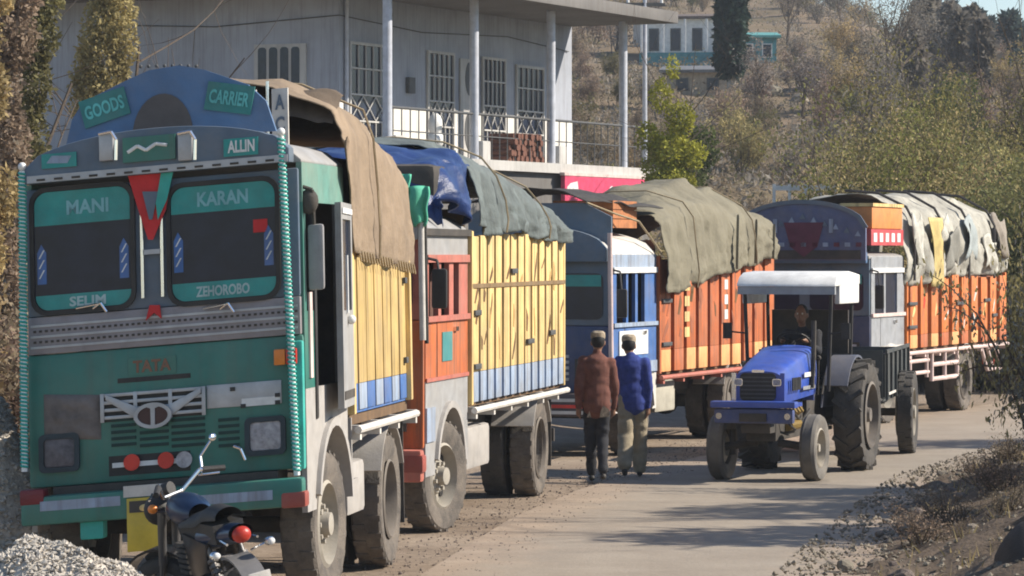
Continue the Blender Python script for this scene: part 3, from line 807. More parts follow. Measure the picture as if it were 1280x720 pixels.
sw_.tube([(xq - .15, -.13, zq - .02), (xq - .08, -.13, zq + .02), (xq - .02, -.13, zq - .015), (xq + .05, -.13, zq + .025), (xq + .13, -.13, zq + .01)], .013, 6)
b1(sw_, "white_script", WHITE, vb)
for px in (145, 244):
    hb = b1(fbox(px - 11, 168, px + 7, 202, -.15, -.103), "visor_bracket", SILVER, bevel=.01)
    x, z = F(px, 168)
    b1(MB().tube([(x - .06, -.16, z), (x + .03, -.16, z + .01), (x + .065, -.16, z - .05), (x + .06, -.16, z - .19)], .012, 6), "bracket_tube", CHROME, hb)
rb_ = b1(fbox(289, 174, 332, 196, -.115, -.102), "right_board", TEAL)
x, z = F(311, 184); lettering("ALLIN", .19, .085, WHITE, rb_, faceM(x, -.118, z), "lettering", .003, shear1)
lb_ = b1(fbox(60, 192, 104, 210, -.115, -.102), "left_board", TEAL)
x, z = F(82, 200)
b1(MB().prism([(x - .09, z - .02), (x + .06, z - .03), (x + .09, z + .02), (x - .05, z + .03)], 'y', -.118, -.1155), "pale_mark", PBLUE, lb_)
# crown board above the cab
cb_pts = [F(70, 182), F(78, 150), F(92, 128), F(140, 104), F(176, 88), F(214, 82), F(246, 88), F(300, 107), F(322, 128), F(334, 166)]
cbz = [(p[0] * 1.02, p[1] + .02) for p in cb_pts]
b1(MB().prism(cbz, 'y', .42, .46), "crown_board", CROWNBLUE)
x, z = F(192, 150)
b1(MB().prism([(x + .22 * math.cos(R(a)) * (1.0 if a < 181 else 1), z - .10 + .30 * math.sin(R(a))) for a in range(0, 181, 12)], 'y', .412, .419), "painted_arch", mat("faded_brown_paint", (0.10, 0.085, 0.08), .7))
for s, px, py, tx, tl in ((0, 120, 135, "GOODS", -.25), (1, 277, 124, "CARRIER", .20)):
    x, z = F(px, py); x *= 1.02; z += .02
    M = Matrix.Translation((x, .40, z)) @ Matrix.Rotation(tl, 4, 'Y')
    bd = b1(MB().prism([tuple((M @ Vector(q))[i] for i in (0, 2)) for q in ((-.17, 0, -.10), (.17, 0, -.10), (.17, 0, .10), (-.17, 0, .10))], 'y', .40, .418), "crown_plate", mat("teal_plate", (0.02, 0.20, 0.19), .5, dust=.2))
    lettering(tx, .29, .10, mat("aqua_lettering", (0.12, 0.46, 0.43), .5), bd, Matrix.Translation((x, .396, z)) @ Matrix.Rotation(tl, 4, 'Y') @ Matrix.Rotation(R(90), 4, 'X'), "lettering", .004, shear1)
for i in range(8):
    t = i / 7; q = F(165 + 70 * t, 84 + 3 * (t - .5) ** 2)
    b1(MB().ball((q[0] * 1.02, .44, q[1] + .02 + .01), .013, n=8, m=6), "crown_bulb", IRON)
# rope-wrapped corner posts
for px0, py0, px1, py1, s in ((34, 214, 30, 590, -1), (360, 172, 372, 592, 1)):
    a, b_ = F(px0, py0), F(px1, py1)
    p0 = Vector((a[0], -.09, a[1])); p1 = Vector((b_[0], -.09, b_[1]))
    po = b1(MB().cyl(p0, p1, .022, n=10), "corner_pole", WHITE)
    rp = MB(); n = 78; pts = []
    for i in range(n * 8 + 1):
        t = i / (n * 8); q = p0.lerp(p1, t * .985); an = 2 * math.pi * i / 8
        pts.append(q + Vector((.024 * math.cos(an), .024 * math.sin(an), 0)))
    rp.tube(pts, .009, 5)
    b1(rp, "pole_rope", TEALPOLE, po, smooth=60)
    b1(MB().ball(p0 + Vector((0, 0, .03)), .03), "pole_tip", WHITE, po)
# folded teal corner guard on the right
b1(MB().box(.90, .99, -.06, .02, F(378, 585)[1], F(378, 425)[1]), "corner_guard", TEALPOLE, bevel=.02)
# badge, slot, grille, emblem
x, z = F(190, 457)
b1(MB().box(x - .17, x + .17, -.008, -.0005, z - .06, z + .06), "badge_plate", GREEN)
lettering("TATA", .27, .085, mat("copper_lettering", (0.20, 0.10, 0.06), .5), T1, faceM(x, -.012, z), "maker_lettering", .006, shear1)
b1(fbox(146, 470, 238, 476, -.004, .0), "bonnet_slot", BLACK)
gtop, gbot = F(191, 488)[1], F(191, 520)[1]
gxa, gxb = F(126, 500)[0], F(256, 500)[0]
b1(MB().box(gxa, gxb, -.006, -.0005, gbot - .02, gtop), "grille_recess", BLACK)
for k in range(4):
    z = gtop - .012 - k * .052
    b1(MB().box(gxa, gxb, -.03, -.007, z - .012, z + .012), "grille_bar", SILVER, bevel=.004)
for px in (127, 169, 213, 255):
    x = F(px, 500)[0]
    b1(MB().box(x - .014, x + .014, -.034, -.0302, gbot - .02, gtop + .002), "grille_upright", SILVER, bevel=.003)
ex, ez = F(192, 519)
for s in (-1, 1):
    b1(MB().prism([(ex + s * .10, ez - .03), (ex + s * .34, ez + .13), (ex + s * .34, ez + .17), (ex + s * .10, ez + .06)], 'y', -.045, -.035), "emblem_wing", SILVER, bevel=.004)
outer = [(ex + .135 * math.cos(2 * math.pi * i / 28), ez + .09 * math.sin(2 * math.pi * i / 28)) for i in range(28)]
inner = [(ex + .108 * math.cos(2 * math.pi * i / 28), ez + .066 * math.sin(2 * math.pi * i / 28)) for i in range(28)]
em = b1(MB().ring(outer, inner, 'y', -.07, -.046), "emblem_ring", SILVER)
b1(MB().prism(inner, 'y', -.055, -.047), "emblem_field", mat("maroon_enamel", (0.05, 0.015, 0.015), .3), em)
b1(MB().prism([(ex - .014, ez - .066), (ex + .014, ez - .066), (ex + .016, ez + .05), (ex - .016, ez + .05)], 'y', -.068, -.056)
   .prism([(ex - .016, ez + .05), (ex + .016, ez + .05), (ex + .06, ez + .066), (ex - .06, ez + .066)], 'y', -.068, -.056), "emblem_stem", SILVER, em)
# silver plates to the right of the grille, worn patch to the left
pl = b1(fbox(258, 478, 352, 507, -.012, -.0005), "bonnet_plate", SILVER, bevel=.004)
b1(fbox(302, 496, 350, 506, -.016, -.0125), "pale_strip", WHITE, pl)
for px, py in ((291, 486), (304, 507), (347, 493), (347, 502)):
    x, z = F(px, py); b1(MB().box(x - .018, x + .018, -.02, -.0165, z - .014, z + .014), "plate_clip", BLACK, pl)
def patch(u, v):
    px, py = 52 + 72 * u, 494 + 56 * v
    x, z = F(px, py); k = math.sin(math.pi * u) ** .3 * math.sin(math.pi * v) ** .3
    return (x, -.004 - .02 * k - .028 * k * abs(fbm(u * 3, v * 3, 2)), z)
b1(MB().grid(patch, 22, 16), "worn_panel", mat("scuffed_bare_metal", (0.13, 0.11, 0.10), .75, var=.5, scale=7, dust=.4, dustcol=(.2, .17, .15)), smooth=80)
for (px0, px1) in ((137, 168), (173, 209), (213, 255), (272, 298)):
    for k in range(5):
        b1(fbox(px0, 522 + k * 8, px1, 526 + k * 8, -.012, -.0005), "vent_slat", mat("dark_vent", (0.006, 0.035, 0.03), .6))
# headlamps
for px, py, m in ((331, 544, LAMPGLASS), (71, 567, mat("dirty_lamp_glass", (.10, .09, .10), .4, var=.4, scale=20))):
    x, z = F(px, py)
    h = b1(MB().ring(rrect(x - .145, x + .145, z - .135, z + .135, .04), rrect(x - .11, x + .11, z - .10, z + .10, .025), 'y', -.03, -.0005), "headlight", mat("dark_lamp_frame", (.02, .035, .045), .5))
    b1(MB().prism(rrect(x - .11, x + .11, z - .10, z + .10, .025), 'y', -.018, -.001), "lamp_glass", m, h, bevel=.008)
x, z = F(361, 445)
b1(MB().box(x - .085, x - .005, -.10, -.061, z - .055, z + .055), "indicator", AMBER, bevel=.01)
b1(MB().box(x + .0, x + .075, -.10, -.061, z - .055, z + .055), "indicator", REDLAMP, bevel=.01)
# dark slot with reflectors
b1(fbox(133, 567, 236, 592, -.003, -.0005), "reflector_slot", BLACK)
b1(fbox(138, 576, 222, 582, -.02, -.0035), "white_stick", WHITE)
for px, py, m in ((163, 578, REDLAMP), (206, 575, REDLAMP), (229, 574, LAMPGLASS)):
    x, z = F(px, py); b1(MB().cyl((x, -.0205, z), (x, -.035, z), .058, n=20), "reflector", m)
x, z = F(300, 560)
b1(MB().tube([(x - .05, -.02, z + .02), (x, -.03, z), (x + .03, -.02, z - .08)], .01, 6), "grab_handle", CHROME)
# bumper with plates
bz0, bz1 = F(211, 643)[1], F(211, 607)[1]
bm_ = b1(MB().box(-1.0, 1.0, -.20, -.06, bz0, bz1), "bumper", GREEN, bevel=.03)
b1(fbox(54, 622, 155, 634, -.206, -.2005), "bumper_strip", PBLUE, bm_)
b1(fbox(222, 614, 345, 626, -.206, -.2005), "bumper_strip", PBLUE, bm_)
for px, m in ((44, mat("dull_red_lens", (.16, .015, .02), .4)), (371, FADERED)):
    x, z = F(px, 620)
    b1(MB().box(x - .09, x + .085, -.205, -.055, z - .06, z + .05), "bumper_end", m, bm_, bevel=.02)
b1(MB().box(-.8, .8, -.05, .3, .72, .93), "cross_beam", DARK)
x, z = F(116, 657); b1(MB().box(x - .085, x + .085, -.15, -.02, z - .09, z + .06), "tow_box", TEALPOLE, bevel=.02)
# number plate on its bracket
x, z = F(183, 650)
pf = b1(MB().box(x - .13, x + .22, -.225, -.207, F(183, 618)[1], F(183, 604)[1]), "plate_bracket", OFFW)
np_ = b1(MB().box(x - .11, x + .11, -.222, -.2075, z - .20, z + .17), "number_plate", mat("number_plate_yellow", (.58, .42, .03), .5, dust=.25), bevel=.005)
b1(MB().box(x - .09, x + .06, -.226, -.2225, z + .07, z + .15), "plate_emblem", DARK, np_)
b1(MB().ball((x + .02, -.226, z + .10), .04, .01, .025), "plate_crest", PALEYEL, np_)
# cab sides
for s in (1, -1):
    x0, x1 = (.945, .985) if s > 0 else (-.985, -.945)
    b1(MB().box(x0, x1, .06, .42, 1.48, 2.02), "quarter_panel", GREEN)
    b1(MB().box(x0, x1, .06, .16, 2.021, 2.78), "door_pillar", GREEN)
    b1(MB().box(x0, x1, .06, 1.72, 2.781, zv0), "roof_side", mat("pale_green_paint", (.10, .26, .21), .5, dust=.4))
    b1(arch_side(x0, x1, .06, 1.72, .62, 1.479, 1.05, .53, .66), "side_skirt", MUDGREY)
    fender_lip(T1, MUDGREY, 1.05, .53, .66, s, .985, xf=shear1)
    b1(MB().box(x0, x1, 1.45, 1.72, 1.48, 2.78), "rear_quarter", GREYP)
b1(MB().box(-.94, .94, .07, 1.70, 1.40, 1.45), "cab_floor", DARK)
b1(MB().box(-.94, .94, 1.66, 1.72, 1.451, zv0 - .003), "cab_back", DARK)
b1(MB().box(.2, .75, .75, 1.3, 1.451, 1.9).box(.2, .75, 1.25, 1.42, 1.9, 2.5), "cab_seat", mat("brown_seat_cover", (.12, .06, .045), .9), bevel=.04)
b1(MB().box(-.75, -.2, .75, 1.3, 1.451, 1.9).box(-.75, -.2, 1.25, 1.42, 1.9, 2.5), "cab_seat", mat("brown_seat_cover", (.12, .06, .045), .9), bevel=.04)
# doorway rubber and the open door standing proud of the cab
b1(MB().box(.93, 1.0, .42, .50, 1.25, 2.78), "doorway_rubber", BLACK, bevel=.02)
def door_at(s):
    h = Matrix.Translation((s * 1.0, 1.72, 0)) @ Matrix.Rotation(s * R(5 if s > 0 else 0), 4, 'Z')
    y0, y1 = -.92, -.02
    d = MB()
    for a, b_, c, e in ((y0, y1, 1.30, 2.00), (y0, y0 + .12, 2.00, 2.78), (y1 - .12, y1, 2.00, 2.78), (y0 + .12, y1 - .12, 2.66, 2.78)):
        d.box(0, .045 * s, a, b_, c, e, h)
    dd = b1(d, "door", GREYP)
    b1(MB().box(.015 * s, .025 * s, y0 + .12, y1 - .12, 2.0, 2.66, h), "door_glass", GLASS, dd)
    b1(MB().box(.0455 * s, .06 * s, y0 + .3, y0 + .36, 1.98, 2.4, h), "sticker", WHITE, dd)
    b1(MB().ball(h @ Vector((.07 * s, y0 + .42, 1.93)), .035), "door_knob", WHITE, dd)
    b1(MB().box(.0455 * s, .052 * s, y0 + .05, y1 - .05, 1.36, 1.42, h), "door_trim", DARK, dd)
    b1(MB().box(.0455 * s, .056 * s, y0 + .06, y1 - .06, 2.70, 2.74, h), "door_top_rail", WHITE, dd)
door_at(1)
# mirror on an arm
x = 1.06
mi = b1(MB().box(x - .055, x + .06, .12, .17, 2.16, 2.62), "mirror", mat("mirror_back", (.24, .24, .25), .5, dust=.3), bevel=.025)
b1(MB().tube([(.95, .1, 2.9), (1.05, .1, 2.86), (1.05, .15, 2.62)], .014, 6).ball((1.02, .12, 2.78), .07, .05, .09), "mirror_arm", DARK, mi)
# folded arm of cloth on the quarter panel (pinkish strap below the mirror)
b1(MB().box(.986, 1.0, .2, .3, 1.55, 2.15), "pink_strap", PINKW)
# steps and loose ironwork under the body front
b1(MB().box(.7, 1.0, 1.78, 2.05, .70, .74).box(.7, 1.0, 1.78, 1.81, .74, 1.2), "step", MUDGREY)
# upright name boards beside the load, letters one above another
for k, (y, x, w) in enumerate(((1.2, .40, .09), (1.3, .60, .12))):
    nb = b1(MB().box(x - w / 2, x + w / 2, y, y + .03, 3.10, 3.66), "load_board", OFFW)
    for i, ch in enumerate("ACU" if k else ""):
        lettering(ch, .07, .11, SLATE, nb, faceM(x, y - .004, 3.56 - i * .16), "lettering", .004, shear1)
    b1(MB().cyl((x - w / 2 - .03, y, 2.9), (x - w / 2 - .03, y, 3.72), .012), "load_rod", CHROME, nb)
# brown tarpaulin
hem = interp([(1.45, 3.15), (1.68, 2.95), (1.84, 2.48), (4.7, 2.36)]); top = interp([(1.6, 3.72), (2.0, 3.80), (3.0, 3.72), (4.7, 3.36)]); sh = interp([(1.6, 3.52), (2.6, 3.50), (4.7, 3.16)])
def fn1(y): return [(1.04, hem(y)), (1.05, hem(y) + .25), (1.03, (hem(y) + sh(y)) / 2), (1.01, sh(y) - .12), (.93, sh(y) + .05), (.5, top(y)), (0, top(y) + .04), (-.5, top(y)), (-.93, sh(y) + .05), (-1.01, sh(y) - .12), (-1.04, hem(y))]
tp1 = tarp("brown_tarpaulin", T1, (1.50, 4.68), fn1, TARPBROWN, "brown canvas tarpaulin covering the load of the green truck", fold=.02, ff=5, seed=1)
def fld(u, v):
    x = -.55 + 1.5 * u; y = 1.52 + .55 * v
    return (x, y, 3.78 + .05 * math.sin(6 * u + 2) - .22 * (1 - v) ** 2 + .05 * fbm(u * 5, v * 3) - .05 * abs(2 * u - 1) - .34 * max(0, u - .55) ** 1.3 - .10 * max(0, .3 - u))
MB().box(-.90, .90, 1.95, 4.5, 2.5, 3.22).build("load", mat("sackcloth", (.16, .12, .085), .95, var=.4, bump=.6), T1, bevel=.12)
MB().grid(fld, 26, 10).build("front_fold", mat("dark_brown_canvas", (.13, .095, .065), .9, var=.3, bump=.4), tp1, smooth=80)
for i in range(22):
    y = 1.95 + i * .125
    z = hem(y)
    MB().cyl((1.055, y, z + .03), (1.06, y + .06, z - .05), .008, n=5).build("lashing", ROPE, tp1)

# ---------- second truck: orange cab, yellow body
T2 = truck_base(dict(name="orange_cab_truck", loc=(-1.733, 31.48, 0), yaw=R(10.4), r=.5,
    label="truck with orange cab and pale yellow slatted body behind the green truck", axles=(1.1, 5.95), cargo=(2.0, 7.16), cz=(1.10, 2.66), steer=R(12),
    marks=(mat("dark_brown_mark", (.14, .075, .03), .8, var=.4), mat('ochre_mark', (.42, .26, .09), .7), mat("dark_brown_mark", (.14, .075, .03), .8, var=.4)), panel=YELLOWD, ribm=[PALEYEL], ribs=13, ribw=.29, ribd=.046, ribtop=.03, band=.30, bandpanel=BLUEP, bandm=[PBLUE], strapm=YELLOWD, railm=OFFW,
    tank=1.3, hrails=(2.2,), latches=((2.2, 1.95, .3), (2.2, 1.45, .3), (4.1, 2.33, .3), (5.0, 1.62, .35), (6.3, 1.68, .3))))
def cab(t, o):
    """cab of the trucks further back: front, side panels, windows, roof"""
    fy, L = o['fy'], o['L']; r = o.get('r', .5)
    z_sk, z_band, z_win, z_top = o['z']        # skirt top, band top (window sill), window head, roof edge
    MB().box(-.98, .98, 0, .06, .80, z_band).build("front_panel", o['front'], t, bevel=.03)
    MB().box(-.97, .97, .01, .06, z_band + .001, z_top).build("windscreen_surround", o['surround'], t, bevel=.02)
    for s in (-1, 1):
        w = MB().prism(rrect(min(s * .08, s * .88), max(s * .08, s * .88), z_band + .08, z_win, .08), 'y', -.004, .009).build("windscreen", GLASS, t)
        MB().box(min(s * .1, s * .86), max(s * .1, s * .86), -.012, -.0045, z_win - .16, z_win - .02).build("top_band", o.get('bandm', TEAL), w)
    MB().prism(arc(-.98, .98, z_top, z_top + .05, z_top + o['dome']), 'y', -.05, L - .02).build("cab_roof", o['roof'], t, bevel=.03)
    MB().prism(arc(-.96, .96, z_top - .06, z_top + .10, z_top + o['dome'] + .04), 'y', -.14, -.052).build("sun_visor", o['visor'], t, bevel=.015)
    for s in (1, -1):
        a, b_ = (.94, .985) if s > 0 else (-.985, -.94)
        arch_side(a, b_, .06, L, .55, z_sk, fy, r, .63).build("side_skirt", o['skirt'], t)
        fender_lip(t, o['lip'], fy, r, .63, s, .985)
        MB().box(a, b_, .06, .55, z_sk + .001, z_band).build("quarter_panel", o['side'], t)
        d = MB().box(a + .004 * s, b_ + .004 * s, .56, 1.45, z_sk + .001, z_band).build("door", o['side'], t)
        if o.get('plate'): MB().box(b_ + .005 if s > 0 else a - .012, b_ + .012 if s > 0 else a - .005, .75, 1.2, z_sk + .16, z_sk + .42).build("door_plate", o['plate'], d)
        MB().box(b_ + .005 if s > 0 else a - .03, b_ + .03 if s > 0 else a - .005, 1.28, 1.40, z_band - .12, z_band - .08).build("handle", CHROME, d)
        MB().box(a, b_, 1.46, L, z_sk + .001, z_band).build("rear_quarter", o['side'], t)
        MB().box(b_ + .001 if s > 0 else a - .03, b_ + .03 if s > 0 else a - .001, .06, L, z_band - .02, z_band + .03).build("waist_rail", o['rail'], t)
        for y0, y1 in o['pillars']:
            MB().box(a, b_, y0, y1, z_band + .001, z_win).build("window_pillar", o['pillar'], t)
        MB().box(a, b_, .06, L, z_win + .001, z_top + .03).build("roof_side", o['eave'], t)
        if o.get('eave_strip'): MB().box(b_ + .001 if s > 0 else a - .025, b_ + .025 if s > 0 else a - .001, .06, L, z_win + .002, z_win + .07).build("eave_strip", o['eave_strip'], t)
        if o.get('glass'): MB().box(a + .015, b_ - .015, .2, L - .12, z_band + .002, z_win - .002).build("side_glass", o['glass'], t)
    MB().box(-.93, .93, .07, L - .05, z_sk - .1, z_sk - .05).build("cab_floor", DARK, t)
    MB().box(-.93, .93, L - .05, L, z_sk, z_top).build("cab_back", DARK, t)
    for s in (1, -1):
        MB().box(s * .5 - .28, s * .5 + .28, .75, 1.3, z_sk - .049, z_sk + .35).box(s * .5 - .28, s * .5 + .28, 1.28, 1.42, z_sk + .35, z_sk + .95).build("cab_seat", mat("brown_seat_cover", (.12, .06, .045), .9), t, bevel=.04)
    # bumper, lamps, grille
    bp_ = MB().box(-1.0, 1.0, -.2, -.05, .52, .80).build("bumper", o['bumper'], t, bevel=.03)
    for s in (1, -1):
        MB().box(s * .9 - .11, s * .9 + .12, -.21, -.04, .60, .76).build("bumper_end", FADERED, bp_, bevel=.03)
        h = MB().box(s * .68 - .15, s * .68 + .15, -.03, -.001, .95, 1.22).build("headlight", DARK, t)
        MB().box(s * .68 - .11, s * .68 + .11, -.04, -.031, .98, 1.19).build("lamp_glass", LAMPGLASS, h, bevel=.008)
        if s > 0 or o.get('both_mirrors'):
            mi_ = MB().box(s * 1.12 - .07, s * 1.12 + .07, -.02, .04, z_band + .1, z_band + .45).build("mirror", BLACK, t, bevel=.03)
            MB().tube([(s * .96, .05, z_win + .05), (s * 1.1, .0, z_win + .02), (s * 1.12, .01, z_band + .4)], .013, 6).build("mirror_arm", IRON, mi_)
    for k in range(5):
        MB().box(-.45, .45, -.02, -.001, .95 + k * .07, .985 + k * .07).build("grille_bar", SILVER, t)
    return t
cab(T2, dict(fy=1.1, L=1.96, z=(1.38, 1.92, 2.42, 2.68), dome=.24, front=ORANGE, surround=PINKRED, roof=GREYP, visor=GREYP, skirt=GREYP, lip=MUDGREY,
    side=ORANGE, rail=PINKRED, pillar=PINKRED, eave=GREYP, eave_strip=PINKRED, pillars=((.06, .2), (.62, .74), (1.1, 1.3), (1.55, 1.96)), bumper=PINKRED, plate=mat("teal_door_plate", (.03, .22, .22), .5, dust=.3)))
for z in (1.44, 2.0, ):
    pass
MB().box(.99, 1.0, .06, 1.96, 1.375, 1.41).build("skirt_moulding", PINKRED, T2)
MB().box(.986, 1.0, .06, .42, .85, 1.15).build("blue_white_panel", PBLUE, T2)
# pole with mirror bracket at the cab corner, green cloth on top
pp = MB().cyl((1.0, -.12, 1.75), (.98, -.12, 2.92), .028).build("corner_pole", OFFW, T2)
MB().cyl((1.03, -.10, 1.72), (1.01, -.10, 2.92), .018).build("pole_stay", BLACK, T2)
MB().box(.99, 1.02, -.1, 1.98, 2.66, 2.72).build("roof_gutter", DARK, T2)
gc = MB()
def clo(dx, w, zt, zb, ph):
    def f(u, v):
        zz = zt + (zb - zt) * v
        return (dx + (u - .5) * w * (1 - .5 * v ** 3) + .01 * math.sin(9 * v + ph), -.16 - .035 * math.sin(math.pi * u * 2 + ph) - .02 * math.sin(5 * v), zz - .05 * v * abs(2 * u - 1))
    return f
gc.grid(clo(.98, .17, 3.08, 2.78, 0), 8, 12)
o = gc.build("mint_cloth", GREENCL, None, smooth=80, loc=T2.location, rot=T2.rotation_euler)
MB().grid(clo(.80, .18, 3.19, 2.84, 1.3), 8, 12).build("second_cloth", GREENCL, o, smooth=80)
for q in [o] + list(o.children):
    md = q.modifiers.new("thickness", 'SOLIDIFY'); md.thickness = .02
tag(o, "mint green cloth pennants tied to the pole at the orange cab's corner", "cloth")
# grey tarpaulin and blue sheet
hem2 = interp([(2.0, 2.78), (2.6, 2.68), (4.0, 2.73), (5.2, 2.66), (7.2, 2.62)]); top2 = interp([(2.0, 3.50), (2.4, 3.58), (4.0, 3.50), (6.2, 3.28), (7.2, 3.08)]); sh2 = interp([(1.9, 3.34), (3, 3.34), (7.2, 2.92)])
def fn2(y): return [(1.08, hem2(y)), (1.09, hem2(y) + .12), (1.06, (hem2(y) + sh2(y)) / 2), (.98, sh2(y) - .08), (.88, sh2(y) + .05), (.5, top2(y) - .02), (0, top2(y) + .03), (-.5, top2(y)), (-.9, sh2(y) + .05), (-1.0, sh2(y) - .1), (-1.03, hem2(y))]
tp2 = tarp("grey_tarpaulin", T2, (2.05, 7.25), fn2, TARPGREY, "grey green crumpled tarpaulin over the yellow slatted truck body", fold=.035, ff=6, seed=2)
hem2b = interp([(.55, 3.0), (1.3, 2.88), (2.2, 2.72)]); top2b = interp([(.5, 3.28), (1.2, 3.40), (2.1, 3.49)])
def fn2b(y): return [(1.0, hem2b(y)), (1.03, hem2b(y) + .15), (.98, top2b(y) - .16), (.85, top2b(y) - .05), (.4, top2b(y)), (-.2, top2b(y) + .02), (-.8, top2b(y) - .04), (-1.0, top2b(y) - .2), (-1.03, hem2b(y))]
def ext2(x, y, z, u, v):
    k = max(0, 1 - u / .25)
    return x, y, z - .35 * k * k * (1 if z > 3.05 else .2)
tarp("blue_tarpaulin", T2, (.62, 2.16), fn2b, TARPBLUE, "shiny dark blue plastic sheet bunched above the orange cab", fold=.05, ff=8, seed=5, extra=ext2)
MB().box(-.95, .93, .75, 2.0, 2.96, 3.3).build("roof_load", DARK, T2, bevel=.08)

# ---------- third truck: blue cab, orange body
T3 = truck_base(dict(name="blue_cab_truck", loc=(.272, 44.02, 0), yaw=R(19), r=.5,
    label="truck with blue and white cab and orange body under an olive tarpaulin", axles=(1.1, 5.6), cargo=(1.95, 7.55), cz=(.98, 2.42), steer=R(3),
    marks=(mat("dark_brown_mark", (.14, .075, .03), .8, var=.4), ORANGED, ORANGED), panel=ORANGED, ribm=[ORANGE], ribs=10, ribw=.42, ribd=.055, band=.30, bandpanel=ORANGED, bandm=[PALEOR, ORANGE, PALEOR], strapm=ORANGE, railm=PINKRED,
    tank=.9, tankm=mat("pale_tank_paint", (.42, .40, .33), .7, dust=.4), hrails=(), latches=((2.2, 1.9, .4), (2.2, 1.35, .4))))
cab(T3, dict(fy=1.1, L=1.9, z=(1.0, 1.62, 2.26, 2.46), dome=.34, front=mat("deep_blue_paint", (.02, .045, .13), .45, dust=.25), surround=SLATE, roof=OFFW, visor=SLATE, skirt=OFFW, lip=OFFW,
    side=BLUEP, rail=PBLUE, pillar=BLUEP, eave=PBLUE, eave_strip=WHITE, pillars=((.06, .22), (.62, .70), (1.0, 1.1), (1.4, 1.9)), bumper=mat("dark_bumper", (.05, .04, .05), .6, dust=.3), both_mirrors=False))
MB().box(.99, 1.0, .3, 1.5, 1.25, 1.55).build("white_panel", WHITE, T3)
MB().box(.99, 1.0, .06, 1.9, 1.02, 1.16).build("pale_panel", PBLUE, T3)
MB().cyl((1.02, -.1, .9), (1.0, -.1, 2.75), .03).build("corner_pole", PINKW, T3)
for k in range(3):
    MB().box(-.6, .75, -.215, -.201, .55 + k * .075, .59 + k * .075).build("bumper_stripe", OFFW if k != 1 else REDLAMP, T3)
# white signs painted on the body side
for y, w, m in ((3.15, .22, PALEYEL), (5.03, .16, WHITE)):
    for k in range(4):
        MB().box(1.026, 1.031, y - w / 2, y + w / 2, 1.42 + k * .2, 1.55 + k * .2).build("painted_mark", m, T3)
# crown board, crate over the cab
MB().prism([(-.9, 2.5), (.95, 2.5), (.95, 2.95), (.6, 3.12), (-.6, 3.12), (-.9, 2.95)], 'y', .12, .16).build("crown_board", SLATE, T3)
bx_ = thing("wooden_crate", T3.matrix_world @ Vector((0, 0, 0)), T3.rotation_euler, "orange brown wooden crate above the blue cab under the olive tarpaulin", "crate")
bx_.location = Matrix.Translation(T3.location) @ Euler(T3.rotation_euler).to_matrix().to_4x4() @ Vector((.40, 1.2, 2.82))
crm = mat("orange_brown_wood", (.42, .16, .06), .8, var=.3, streak=.3)
for k in range(3):
    MB().box(-.36, .36, -.5, -.47, k * .115, k * .115 + .105).build("plank", crm, bx_)
    MB().box(.36, .39, -.5, .5, k * .115, k * .115 + .105).build("plank", crm, bx_)
    MB().box(-.39, -.36, -.5, .5, k * .115, k * .115 + .105).build("plank", crm, bx_)
MB().box(-.36, .36, -.46, .5, .0, .30).build("contents", ORANGED, bx_)
hem3 = interp([(1.9, 1.98), (3.0, 2.05), (4.4, 2.22), (7.6, 2.46)]); top3 = interp([(1.0, 2.98), (1.9, 3.02), (2.6, 3.16), (3.4, 3.38), (4.6, 3.50), (6.2, 3.38), (7.7, 3.16)]); sh3 = interp([(1.0, 2.95), (2, 3.0), (3.4, 3.12), (4.6, 3.16), (7.7, 2.98)])
def fn3(y): return [(1.14, hem3(y)), (1.15, hem3(y) + .2), (1.13, (hem3(y) + sh3(y)) / 2), (1.07, sh3(y) - .12), (.93, sh3(y) + .03), (.5, top3(y) - .03), (0, top3(y) - .04), (-.5, top3(y) - .22), (-.93, sh3(y) - .22), (-1.05, sh3(y) - .32), (-1.08, hem3(y))]
tp3 = tarp("olive_tarpaulin", T3, (1.88, 7.42), fn3, TARPOLIVE, "olive canvas tarpaulin covering the load of the blue cab truck", fold=.05, ff=4, seed=4)
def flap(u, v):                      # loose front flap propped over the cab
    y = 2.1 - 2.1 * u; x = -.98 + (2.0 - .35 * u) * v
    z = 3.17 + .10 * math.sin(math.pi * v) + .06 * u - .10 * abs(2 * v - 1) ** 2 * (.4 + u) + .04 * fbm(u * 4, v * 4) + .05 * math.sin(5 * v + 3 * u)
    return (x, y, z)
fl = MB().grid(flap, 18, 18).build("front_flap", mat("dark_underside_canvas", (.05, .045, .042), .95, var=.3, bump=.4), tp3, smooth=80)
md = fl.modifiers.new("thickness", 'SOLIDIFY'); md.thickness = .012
ro = MB().tube([(.68, -.02, 3.12), (.85, .5, 3.0), (1.0, 1.1, 2.9), (1.06, 1.9, 2.5)], .014, 6)
ro.build("rope", ROPE, tp3)
for k in range(3):                   # deep vertical folds near the tail
    y = 5.1 + k * .95
    MB().prism([(y - .05, hem3(y) + .02), (y + .05, hem3(y) + .02), (y + .01, sh3(y) - .1)], 'x', 1.15, 1.19).build("hanging_fold", TARPOLIVE, tp3, bevel=.01)

def lash(tp, fn, y, r_=.010):
    p = fn(y); MB().tube([(x + (.05 if x > .9 else (-.05 if x < -.9 else 0)), y + .03 * math.sin(9 * z), z + (.05 if abs(x) < .95 else 0)) for x, z in p], r_, 5).build("lashing", ROPE, tp)
for y in (3.1, 6.0): lash(tp3, fn3, y)
for y in (3.2, 5.6): lash(tp2, fn2, y)
for y in (2.7,): lash(tp1, fn1, y)
